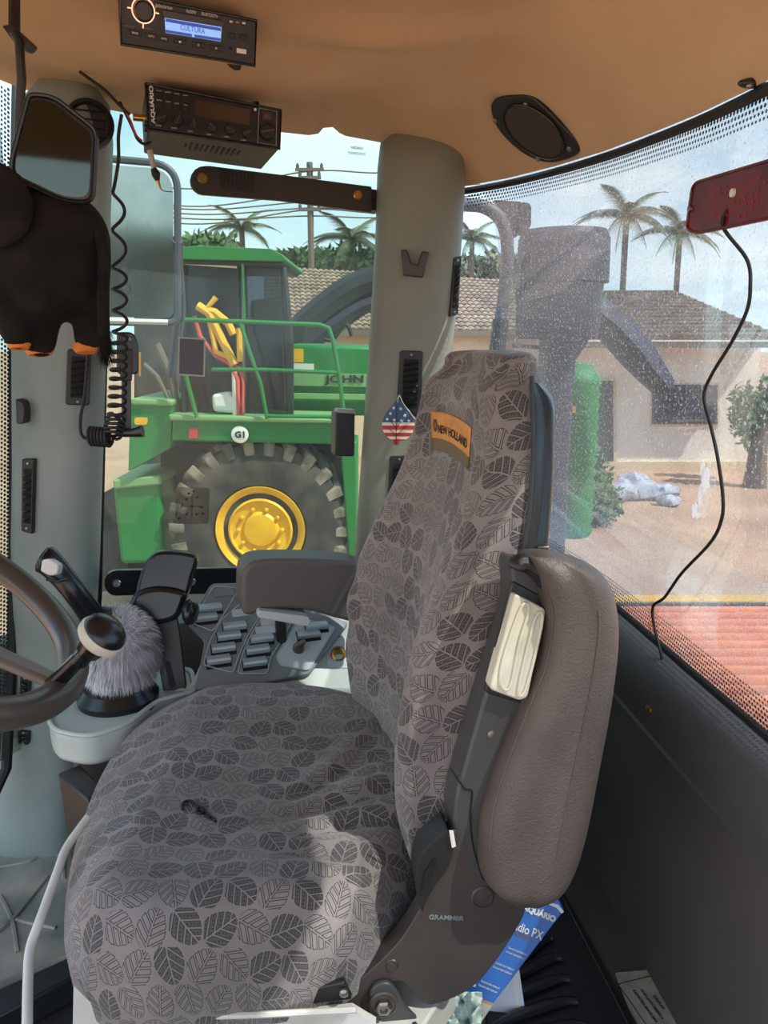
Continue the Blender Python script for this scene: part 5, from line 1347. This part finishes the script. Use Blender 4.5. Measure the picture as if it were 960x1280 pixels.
# antenna connector and wires at its left
jk = onplane(183, 148, cb0 - W1N * .03, W1N)
build('antenna_jack', MB().lathe(jk + W1D * .004, -W1D, [(.008, -.01), (.008, .008), (.006, .01), (.006, .026), (.004, .027)], 16), 'brass', cb)
build('mic_jack', MB().lathe(jk + V((0, 0, -.016)) + W1D * .004, -W1D, [(.007, -.01), (.007, .008), (.004, .01)], 12), 'black_plastic', cb)
ac = thing('antenna_cable', 'black aerial lead running down the front pillar into the brass radio plug', 'cable', P(150, 150, 1.45))
build('lead', MB().tube(catmull([P(100, 90, 1.48), P(130, 112, 1.46), P(146, 128, 1.45), P(158, 140, 1.45), P(162, 143, 1.45)], 30), .0028, 8), 'rubber', ac)
pw = build('power_wires', MB().tube(catmull([P(150, 128, 1.46), P(160, 148, 1.45), P(168, 165, 1.45), P(172, 174, 1.45), P(180, 180, 1.46), P(188, 178, 1.48)], 30), .0026, 8), 'rubber'); tag(pw, 'twisted black power wires drooping at the left end of the two way radio', 'wire')
rwi = build('red_wire', MB().tube(catmull([P(153, 132, 1.452), P(163, 150, 1.448), P(170, 168, 1.448), P(178, 176, 1.45)], 30), .0016, 8), 'flag_red'); tag(rwi, 'thin red wire drooping at the left end of the two way radio', 'wire')
hg = thing('hanging_plug', 'beige plug with a black boot hanging below the two way radio', 'plug', P(192, 215, 1.48))
build('stem', MB().tube([P(187, 188, 1.48), P(191, 204, 1.48), P(194, 216, 1.48)], [.0055, .0048, .004], 10), 'plate_metal', hg)
build('boot', MB().tube([P(192, 211, 1.48), P(195, 218, 1.48), P(197, 226, 1.48)], [.0055, .008, .004], 12), 'rubber', hg)
build('tip', MB().tube([P(197, 226, 1.48), P(201, 237, 1.48)], [.0035, .0015], 8), 'brass', hg)
build('tail_wire', MB().tube(catmull([P(201, 236, 1.48), P(206, 239, 1.48), P(216, 240, 1.48)], 8), .0008, 6), 'rubber', hg)
# ---- coiled microphone lead
cdx = thing('coiled_cord', 'black coiled microphone cord hanging along the front pillar', 'cord', P(135, 555, 1.25))
pts = [P(a, b, 1.27) for a, b in ((152, 143), (148, 170), (148, 200), (143, 232))]
def seg(c0, c1, amp0, amp1, turns, n, ph=0):
    r = []
    for i in range(n):
        f = i / n; cx = c0[0] + (c1[0] - c0[0]) * f; cy = c0[1] + (c1[1] - c0[1]) * f; a = amp0 + (amp1 - amp0) * f; t = 2 * PI * turns * f + ph
        r.append(P(cx + a * math.cos(t), cy + a * .35 * math.sin(t), 1.27 - .0 + a * .0011 * math.sin(t)))
    return r
pts = catmull(pts, 20)
pts += seg((148, 240), (149, 335), 7, 9, 2, 50, PI)
pts += seg((149, 335), (150, 420), 9, 9, 3.2, 60, PI)
pts += seg((150, 420), (146, 520), 9, 11, 9, 170, 1.4 * PI)
pts += seg((146, 520), (139, 546), 11, 12, 5, 110, .4 * PI)
def seg2(c0, c1, amp, turns, n, ph):
    r = []
    for i in range(n):
        f = i / n; cx = c0[0] + (c1[0] - c0[0]) * f; cy = c0[1] + (c1[1] - c0[1]) * f; t = 2 * PI * turns * f + ph
        r.append(P(cx + amp * .4 * math.cos(t), cy + amp * math.sin(t), 1.27 + amp * .0011 * math.cos(t)))
    return r
pts += seg2((137, 547), (112, 545), 11, 6, 130, 0)
pts += catmull([P(106, 548, 1.27), P(101, 540, 1.27), P(101, 520, 1.27), P(105, 500, 1.27), P(108, 470, 1.27), P(110, 440, 1.26)], 30)
build('cord', MB().tube(pts, .0027, 7), 'rubber', cdx)
# ---- door lever next to it
dl = thing('door_lever', 'black door lever with a short handle on the side window behind the coiled cord', 'handle', P(160, 545, 1.60))
def dpp(pts, off, th): return MB().prism(poly(pts, V((-.5, 1.60, 0)) + W1N * off, W1N), -W1N * th)
build('lock_plate', dpp(rnd([(146, 415), (166, 415), (173, 428), (173, 468), (146, 468)], 6), 0, .05), 'gloss_black', dl, bevel=.003)
build('lock_body', dpp(rnd([(152, 436), (166, 437), (165, 476), (150, 476)], 2), .01, .03), 'black_plastic', dl, bevel=.002)
build('slide_rail', dpp([(152, 474), (164, 474), (164, 544), (152, 544)], .004, .03), 'housing', dl, bevel=.002)
build('handle', MB().tube([P(150, 541, 1.58), P(166, 541, 1.58), P(178, 539, 1.58)], [.009, .009, .013], 12), 'gloss_black', dl)
build('pull_rod', MB().tube([P(155, 538, 1.58), P(155, 518, 1.58)], .003, 8), 'black_plastic', dl)
build('bolt', MB().lathe(P(160, 424, 1.595), W1N, [(.006, 0), (.006, .006), (.003, .008)], 10), 'steel', dl)
build('chrome_edge', MB().tube([P(175, 440, 1.58), P(175, 470, 1.58)], .0022, 8), 'brass', dl)
# ---- mirror on its arm
mr2 = thing('interior_mirror', 'rounded rectangular inside mirror on a black arm near the front pillar', 'mirror', P(70, 190, 1.15))
mpl = V((0, 1.15, 0)); mnn = V((.25, -1, -.05)).normalized()
mo = rnd([(36, 118), (66, 120), (121, 163), (117, 254), (80, 252), (14, 222), (14, 200)], [8, 16, 12, 16, 16, 14, 16], 6)
build('housing', MB().prism(poly(mo, mpl, mnn), -mnn * .022), 'housing', mr2, bevel=.005, seg=3)
mi = rnd([(40, 124), (64, 126), (115, 166), (111, 247), (80, 246), (20, 218), (19, 202)], [8, 14, 10, 14, 14, 12, 14], 6)
build('glass', MB().prism(poly(mi, mpl + mnn * .0015, mnn), -mnn * .002), 'mirror_glass', mr2)
rr = poly(mo, mpl + mnn * .001, mnn); build('bezel', MB().tube(rr + [rr[0]], .0028, 8), 'gloss_black', mr2)
build('arm', MB().tube([P(17, 40, 1.17), P(24, 52, 1.17), P(27, 100, 1.17), P(24, 140, 1.18), P(22, 215, 1.18)], .0062, 10), 'black_plastic', mr2)
hh = hit(ceil_bvh, 18, 36)[0]
build('ceiling_mount', MB().prism(poly(rnd([(2, 32), (14, 30), (36, 50), (30, 58), (20, 56)], 3), V((0, 1.17, 0)), -Y1), (0, .03, 0)), 'black_plastic', mr2, bevel=.002)
build('mount_stem', MB().tube([P(18, 44, 1.18), V((P(18, 40, 1.2).x, 1.22, 1.72))], .008, 8), 'black_plastic', mr2)
# ---- plush elephant
el_ = thing('plush_elephant', 'black plush elephant with orange foot soles hung below the inside mirror', 'plush toy', P(65, 440, 1.02))
def pe(x, y, Y=1.02): return P(x, y, Y)
q_ = 1.03 / FP
bm_ = MB()
def tap(a, b, r0, r1, n=6):
    for i in range(n + 1): bm_.ell(a.lerp(b, i / n), (r0 + (r1 - r0) * i / n,) * 3, nu=14, nv=8)
bm_.ell(pe(62, 318), (70 * q_, .07, 78 * q_)); bm_.ell(pe(20, 305), (55 * q_, .065, 62 * q_)); bm_.ell(pe(88, 300), (44 * q_, .06, 52 * q_))
bm_.ell(pe(98, 345), (34 * q_, .05, 46 * q_)); bm_.ell(pe(50, 370), (30 * q_, .045, 42 * q_))
tap(pe(54, 380), pe(50, 428), 24 * q_, 19 * q_, 9); tap(pe(110, 350, 1.03), pe(110, 424, 1.03), 22 * q_, 17 * q_, 9)
tap(pe(-6, 360, .99), pe(22, 420, .99), 24 * q_, 17 * q_); tap(pe(-30, 360, 1.05), pe(-20, 420, 1.05), 22 * q_, 17 * q_)
bm_.ell(pe(-70, 280, 1.0), (58 * q_, .06, 58 * q_)); tap(pe(-110, 310, .97), pe(-125, 400, .96), 22 * q_, 12 * q_, 8)
build('body', bm_, 'plush', el_, remesh=.0045, sharp=False)
build('ear', MB().ell(pe(-14, 255, .945), (48 * q_, .012, 45 * q_), Matrix.Rotation(.35, 3, 'Y')), 'plush', el_)
build('ear', MB().ell(pe(-60, 250, 1.09), (48 * q_, .012, 45 * q_)), 'plush', el_)
for a, b, Y, r in ((50, 441, 1.02, 16), (108, 438, 1.03, 15), (24, 433, .99, 13), (-20, 434, 1.05, 14)):
    build('foot_sole', MB().lathe(pe(a, b, Y), V((.1, -.2, -1)), [(r * q_, -.008), (r * 1.02 * q_, -.002), (r * .8 * q_, .003), (.0001, .004)], 20), 'orange_felt', el_)
build('tail', MB().tube(catmull([pe(122, 290, 1.0), pe(130, 320, .99), pe(129, 370, .985), pe(130, 420, .985)], 20), .0075, 10), 'plush', el_)
random.seed(9); mb = MB()
for k in range(900):
    th = random.uniform(0, 2 * PI); r_ = random.uniform(.001, .018); p = pe(131, 412 + random.uniform(-10, 22), .985); e_ = p + V((math.cos(th) * r_, math.sin(th) * r_, -random.uniform(.015, .034))); s_ = V((math.sin(th), -math.cos(th), 0)) * .0009
    mb.add([p - s_, p + s_, e_], [(0, 1, 2)])
tf = build('tail_tuft', mb, 'plush', el_, sharp=False); tf['kind'] = 'stuff'
build('hanging_cord', MB().tube([pe(40, 245), P(60, 200, 1.12)], .0015, 6), 'rubber', el_)
# ---- pillar vents, emblem
def vent(pillar, bv, quad, n, lift=.004, rr=4):
    cx = sum(p[0] for p in quad) / 4; cy = sum(p[1] for p in quad) / 4; h_, nn = hit(bv, cx, cy); nn = V((nn.x, nn.y, 0)).normalized()
    if quad[0][0] > 540 or quad[0][0] < 60: nn = (nn + V((0, -.9, 0))).normalized()
    p0 = h_ + nn * lift
    fr = build('air_vent', MB().prism(poly(rnd(quad, rr), p0, nn), -nn * .02), 'black_plastic', pillar, bevel=.002)
    tl, tr_, br_, bl_ = quad
    iv = .12
    def q(u, v): 
        a = V((*tl, 0)) * (1 - u) * (1 - v) + V((*tr_, 0)) * u * (1 - v) + V((*br_, 0)) * u * v + V((*bl_, 0)) * (1 - u) * v; return (a.x, a.y)
    build('vent_opening', MB().prism(poly([q(.2, .13), q(.82, .13), q(.82, .87), q(.2, .87)], p0 + nn * .0008, nn), -nn * .002), 'dark_void', fr)
    for k in range(n):
        v = .16 + .70 * (k + .5) / n; a, b = onplane(*q(.2, v + .02), p0, nn), onplane(*q(.82, v - .02), p0, nn)
        build('vent_slat', MB().tube(catmull([a + nn * .0005, (a + b) / 2 + nn * .004, b + nn * .0005], 7), .0024, 6), 'gloss_black', fr)
    for v in (.06, .94): build('screw', MB().lathe(onplane(*q(.5, v), p0 + nn * .001, nn), nn, [(.003, 0), (.003, .001), (.0001, .002)], 8), 'steel', fr)
    return fr
vent(pilB, bvB, [(500, 438), (529, 439), (526, 521), (495, 520)], 8)
vent(pilB, bvB, [(487, 570), (512, 570), (510, 640), (484, 640)], 6)
vent(pilB, bvB, [(568, 322), (577, 320), (573, 393), (563, 396)], 7, .012, 1)
vent(pilA, bvA, [(84, 436), (114, 437), (112, 507), (82, 506)], 6)
vent(pilA, bvA, [(27, 574), (42, 574), (40, 668), (26, 664)], 7, .012, 2)
vent(pilA, bvA, [(25, 843), (37, 850), (35, 880), (24, 873)], 3, .012, 2)
vent(pilA, bvA, [(22, 915), (36, 916), (35, 932), (22, 930)], 2, .012, 2)
# round vent behind the mirror
h_, nn = hit(bvA, 112, 155); nn = (nn + V((0, -.6, 0))).normalized()
rv = build('round_vent', MB().lathe(h_, nn, [(.045, -.01), (.045, .006), (.038, .008), (.034, .0), (.0001, -.002)], 32), 'black_plastic', pilA)
for k in range(4): build('vent_slat', MB().fbox(h_ + nn * .002, V((0, 0, 1)).cross(nn).normalized(), V((0, 0, 1)), nn, -.03, .03, -.024 + k * .015, -.022 + k * .015, -.001, .006), 'gloss_black', rv)
build('seat_belt_clip', MB().prism(poly(rnd([(19, 498), (28, 502), (31, 512), (30, 530), (20, 530)], 3), hit(bvA, 30, 512)[0] + V((0, -.03, 0)), -Y1), (0, .03, 0)), 'black_plastic', pilA, bevel=.003)
h_, nn = hit(bvB, 517, 330)
build('coat_hook', MB().prism(poly([(501, 312), (509, 312), (514, 329), (522, 331), (527, 314), (537, 315), (529, 347), (504, 344)], h_ + nn * .016, nn), -nn * .02), 'recliner_plastic', pilB, bevel=.003)
# leaf ornament with stars and stripes
h_, nn = hit(bvB, 497, 525); lo_p = h_ + nn * .035
lo_ = thing('leaf_ornament', 'leaf shaped stars and stripes air freshener hanging on the rear pillar vent', 'ornament', lo_p)
lf = [(497, 499), (504, 506), (513, 517), (518, 527), (517, 538), (511, 547), (502, 551), (492, 551), (483, 545), (478, 536), (478, 527), (483, 516), (491, 506)]
lfc = [(p.x, p.y) for p in catmull([(a, b, 0) for a, b in lf], 60, True)]
def clip(pts, y0, y1):
    out_ = []
    def side(poly_, f):
        r = []
        for i in range(len(poly_)):
            a, b = poly_[i - 1], poly_[i]; fa, fb = f(a), f(b)
            if (fa >= 0) != (fb >= 0): t = fa / (fa - fb); r.append((a[0] + (b[0] - a[0]) * t, a[1] + (b[1] - a[1]) * t))
            if fb >= 0: r.append(b)
        return r
    return side(side(pts, lambda p: p[1] - y0), lambda p: y1 - p[1])
build('leaf_card', MB().prism(poly(lfc, lo_p, nn), -nn * .002), 'flag_white', lo_, bevel=.0003)
for y0, y1, m in ((498, 528, 'flag_blue'), (532, 537, 'flag_red'), (541, 545.5, 'flag_red'), (549, 552, 'flag_red')):
    cpx = clip(lfc, y0, y1); build('stripe' if m == 'flag_red' else 'star_field', MB().prism(poly(cpx, lo_p + nn * .0008, nn), -nn * .0006), m, lo_)
def star(x, y, r): return [(x + (r if k % 2 == 0 else r * .42) * math.sin(PI * k / 5), y - (r if k % 2 == 0 else r * .42) * math.cos(PI * k / 5)) for k in range(10)]
for x, y in ((492, 510), (501, 511), (488, 517), (506, 519), (484, 524), (493, 525), (502, 526), (511, 526)): build('star', MB().prism(poly(star(x, y, 2.6), lo_p + nn * .0016, nn), -nn * .0006), 'flag_white', lo_)
vein = MB().tube([onplane(496, 506, lo_p + nn * .002, nn), onplane(495, 556, lo_p + nn * .002, nn)], .0009, 5); build('midrib', vein, 'ink', lo_)
for a, b in (((495, 545), (484, 533)), ((495, 545), (508, 532)), ((495, 535), (487, 525)), ((495, 535), (504, 524))): build('vein', MB().tube([onplane(*a, lo_p + nn * .002, nn), onplane(*b, lo_p + nn * .002, nn)], .0006, 5), 'ink', lo_)
build('leaf_stalk', MB().prism(poly([(491, 549), (499, 549), (498, 556), (492, 556)], lo_p + nn * .001, nn), -nn * .003), 'flag_red', lo_)
build('cord', MB().tube(catmull([onplane(497, 503, lo_p, nn), onplane(499, 494, lo_p, nn), onplane(504, 504, lo_p, nn), onplane(513, 516, lo_p, nn), onplane(519, 524, lo_p, nn)], 20), .0012, 6), 'white_print', lo_)
# ---- ceiling speaker
h_, nn = hit(ceil_bvh, 668, 163); nn = (nn + V((-.1, -.45, 0))).normalized()
spk = thing('ceiling_speaker', 'black oval loudspeaker screwed to the headliner above the rear window', 'speaker', h_)
so_ = [(p.x, p.y) for p in catmull([(a, b, 0) for a, b in ((613, 134), (622, 124), (642, 120), (662, 120), (680, 134), (704, 158), (722, 178), (723, 192), (706, 201), (684, 204), (660, 196), (638, 180), (620, 158))], 70, True)]
build('mounting_plate', MB().prism(poly(so_, h_ + nn * .045, nn), -nn * .07), 'black_plastic', spk, bevel=.003)
gr_ = []
for k in range(40):
    t = 2 * PI * k / 40; x, y = math.cos(t) * 44, math.sin(t) * 24; a_ = math.radians(40); gr_.append((667 + x * math.cos(a_) - y * math.sin(a_), 165 + x * math.sin(a_) + y * math.cos(a_)))
build('grille', MB().prism(poly(gr_, h_ + nn * .048, nn), -nn * .01), 'radio_body', spk, bevel=.003)
gp = poly(gr_, h_ + nn * .048, nn); build('grille_ring', MB().tube(gp + [gp[0]], .0022, 8), 'gloss_black', spk)
for x, y in ((657, 131), (619, 151), (712, 186), (673, 199)): build('screw', MB().lathe(onplane(x, y, h_ + nn * .045, nn), nn, [(.005, 0), (.005, .002), (.001, .003)], 12), 'steel', spk)
for x, y, r in ((719, 205, 13), (940, 108, 14)):
    h2, n2 = hit(ceil_bvh, x, y - 4); 
    if h2 is None: continue
    tab = thing('headliner_catch', 'small black catch under the headliner edge by the loudspeaker' if x < 800 else 'small black catch under the headliner edge near the red light panel', 'catch', h2)
    build('catch_body', MB().ell(h2, (.018, .008, .006)), 'black_plastic', tab); build('catch_pin', MB().ell(h2 + V((-.004, -.004, -.004)), (.005, .004, .004)), 'steel', tab)
# ---- red light panel at the rear window
rp0, rnn_ = rear_at(900, 250); rp0 = rp0 + rnn_ * .05
rpn = thing('brake_light_panel', 'translucent dark red light panel hung inside the rear window with a black cord', 'light panel', rp0)
ro = rnd([(866, 229), (1010, 186), (1012, 262), (870, 292), (858, 286)], [10, 4, 4, 8, 8], 5)
build('panel', MB().prism(poly(ro, rp0, rnn_), -rnn_ * .014), 'red_panel', rpn, bevel=.003)
rr = poly(ro, rp0 + rnn_ * .0005, rnn_); build('edge', MB().tube(rr + [rr[0]], .002, 8), 'red_panel', rpn)
random.seed(5)
for i in range(9):
    for j in range(7):
        if random.random() < .45: continue
        x = 892 + i * 8 + random.uniform(-1, 1); y = 238 - i * 2.2 + j * 7; build('led', MB().lathe(onplane(x, y, rp0 + rnn_ * .0004, rnn_), rnn_, [(.0016, 0), (.001, .001)], 6), 'red_led', rpn)
build('screw', MB().lathe(onplane(917, 241, rp0, rnn_), rnn_, [(.0055, 0), (.005, .003), (.0001, .004)], 14), 'white_print', rpn)
build('suction_pin', MB().lathe(onplane(864, 261, rp0, rnn_), rnn_, [(.0045, 0), (.004, .004), (.0001, .005)], 14), 'steel', rpn)
cpts = []
for a, b in ((957, 262), (951, 285), (945, 325), (949, 360), (944, 390), (925, 428), (900, 468), (890, 495), (898, 530), (907, 570), (914, 620), (912, 650), (898, 678), (868, 716), (846, 746), (831, 758), (833, 785), (841, 815), (844, 842), (838, 850)):
    p, n = rear_at(a, b); cpts.append(p + n * (.05 if b < 290 else (.012 if b < 700 else .02)))
cr_ = build('power_cord', MB().tube(catmull(cpts, 140), .0024, 8), 'rubber', rpn); cr_['label'] = 'thin black cord trailing down to the rear sill'
# ---- blue carton, paper, bag on the floor step
bxn = V((-.15, -1, .42)).normalized(); bx0 = V((.2, .98, .3))
bc = thing('radio_carton', 'blue radio carton with white lettering propped behind the seat bracket', 'box', V((.16, 1.0, .15)))
def bpp(pts, off, th): return MB().prism(poly(pts, bx0 + bxn * off, bxn), -bxn * th)
build('carton_body', bpp([(655, 1124), (698, 1124), (705, 1138), (616, 1255), (572, 1240), (600, 1190)], 0, .025), 'blue_card', bc, bevel=.001)
build('carton_base', bpp([(572, 1241), (616, 1256), (598, 1285), (545, 1285)], 0, .025), 'plate_metal', bc, bevel=.001)
build('gold_line', bpp([(573, 1239.5), (616, 1254), (615.4, 1256), (572, 1241.5)], .0006, .001), 'orange_label', bc)
build('torn_edge', bpp([(683, 1127), (698, 1131), (705, 1140), (702, 1142), (696, 1135), (684, 1130)], .0008, .001), 'paper', bc)
of, exf, eyf = frame_px((673, 1141), (693, 1149), (679, 1122), bx0 + bxn * .0008, bxn)
def btxt(s_, px_, py_, wpx, hpx, m='white_print', bold=.02):
    o = onplane(px_, py_, bx0 + bxn * .0008, bxn); sc = (o - CAM).dot(FV) / FP; mb = MB(); text_on(mb, s_, o, exf, eyf, wpx * sc, hpx * sc * 1.2, bold, .0004); build('lettering', mb, m, bc)
btxt('AQUÁRIO', 674, 1141, 42, 9, bold=.05); btxt('Rádio PX', 658, 1162, 42, 9, bold=.01); btxt('Canais', 654, 1169, 20, 5, 'trunk')
for x, y in ((646, 1189), (630, 1208), (612, 1231)):
    for k in range(2): btxt('CANAIS COM DISPLAY', x + 1 - k * 3, y + k * 5, 24, 1.6, bold=0)
for x, y in ((625, 1184), (614, 1199), (609, 1207), (596, 1224), (592, 1231)): build('icon', bpp(rnd([(x - 3, y - 3), (x + 3, y - 1), (x + 2, y + 3), (x - 4, y + 1)], 1), .0008, .0008), 'white_print', bc)
pa0 = bx0 + V((.0, .09, -.04))
pp = thing('paper_sheet', 'white folded paper sheet tucked behind the blue carton', 'paper', V((.2, 1.04, .15)))
build('sheet', MB().prism(poly([(640, 1190), (649, 1212), (657, 1268), (640, 1282), (560, 1300), (600, 1240)], pa0, bxn), -bxn * .002), 'paper', pp)
build('folded_flap', MB().prism(poly([(640, 1215), (644, 1215), (650, 1264), (647, 1266)], pa0 + bxn * .0005, bxn), -bxn * .001), 'flag_white', pp)
g = []
random.seed(2)
for j in range(45):
    row = []
    for i in range(53):
        i_, j_ = i / 4, j / 4; x, y = 540 + i_ * 4.8, 1240 + j_ * 6; n1 = noise.noise(V((i_ * .6, j_ * .6, 3))) ; row.append(P(x + n1 * 4, y, .93 + .025 * n1 + .008 * math.sin(i_)))
    g.append(row)
tag(build('plastic_bag', MB().grid(g), 'plastic_bag', solid=.001), 'crumpled clear plastic bag under the seat bracket', 'bag')
# ---- grab rail at lower left, rubber mat
gp = catmull([P(110, 1022, 1.02), P(98, 1038, 1.0), P(82, 1062, .97), P(70, 1095, .93), P(50, 1150, .87), P(38, 1185, .84), P(35, 1225, .80), P(34, 1290, .74)], 50)
hr = build('grab_rail', MB().tube(gp, .0062, 14), 'white_frame'); tag(hr, 'bent white tube rail at the front edge of the seat cushion', 'rail')
mt = thing('rubber_mat', 'dusty moulded rubber floor mat left of the seat', 'mat', Zp(30, 1120, 0))
mpx = rnd([(-60, 1060), (78, 1028), (100, 1048), (92, 1200), (-60, 1260)], 8)
build('mat_sheet', MB().prism([Zp(a, b, .004) for a, b in mpx], (0, 0, .012)), 'mat_rubber', mt, bevel=.004)
rim2 = [Zp(a, b, .018) for a, b in mpx]; build('raised_edge', MB().tube(rim2 + [rim2[0]], .014, 8), 'mat_rubber', mt)
for l_ in (((0, 1160), (20, 1145), (60, 1095)), ((0, 1120), (15, 1150), (22, 1190)), ((20, 1150), (70, 1160)), ((45, 1060), (75, 1070), (80, 1100)), ((-10, 1085), (40, 1075), (75, 1050)), ((15, 1150), (-20, 1180))):
    build('moulded_rib', MB().tube(catmull([Zp(a, b, .017) for a, b in l_], 12), .005, 6), 'mat_rubber', mt)
dt = build('floor_ledge', MB().prism([Zp(a, b, .06) for a, b in ((-60, 1262), (98, 1190), (104, 1215), (-60, 1300))], (0, 0, -.055)), 'black_plastic', bevel=.005); tag(dt, 'low black ledge crossing the floor in front of the rubber mat', 'ledge')
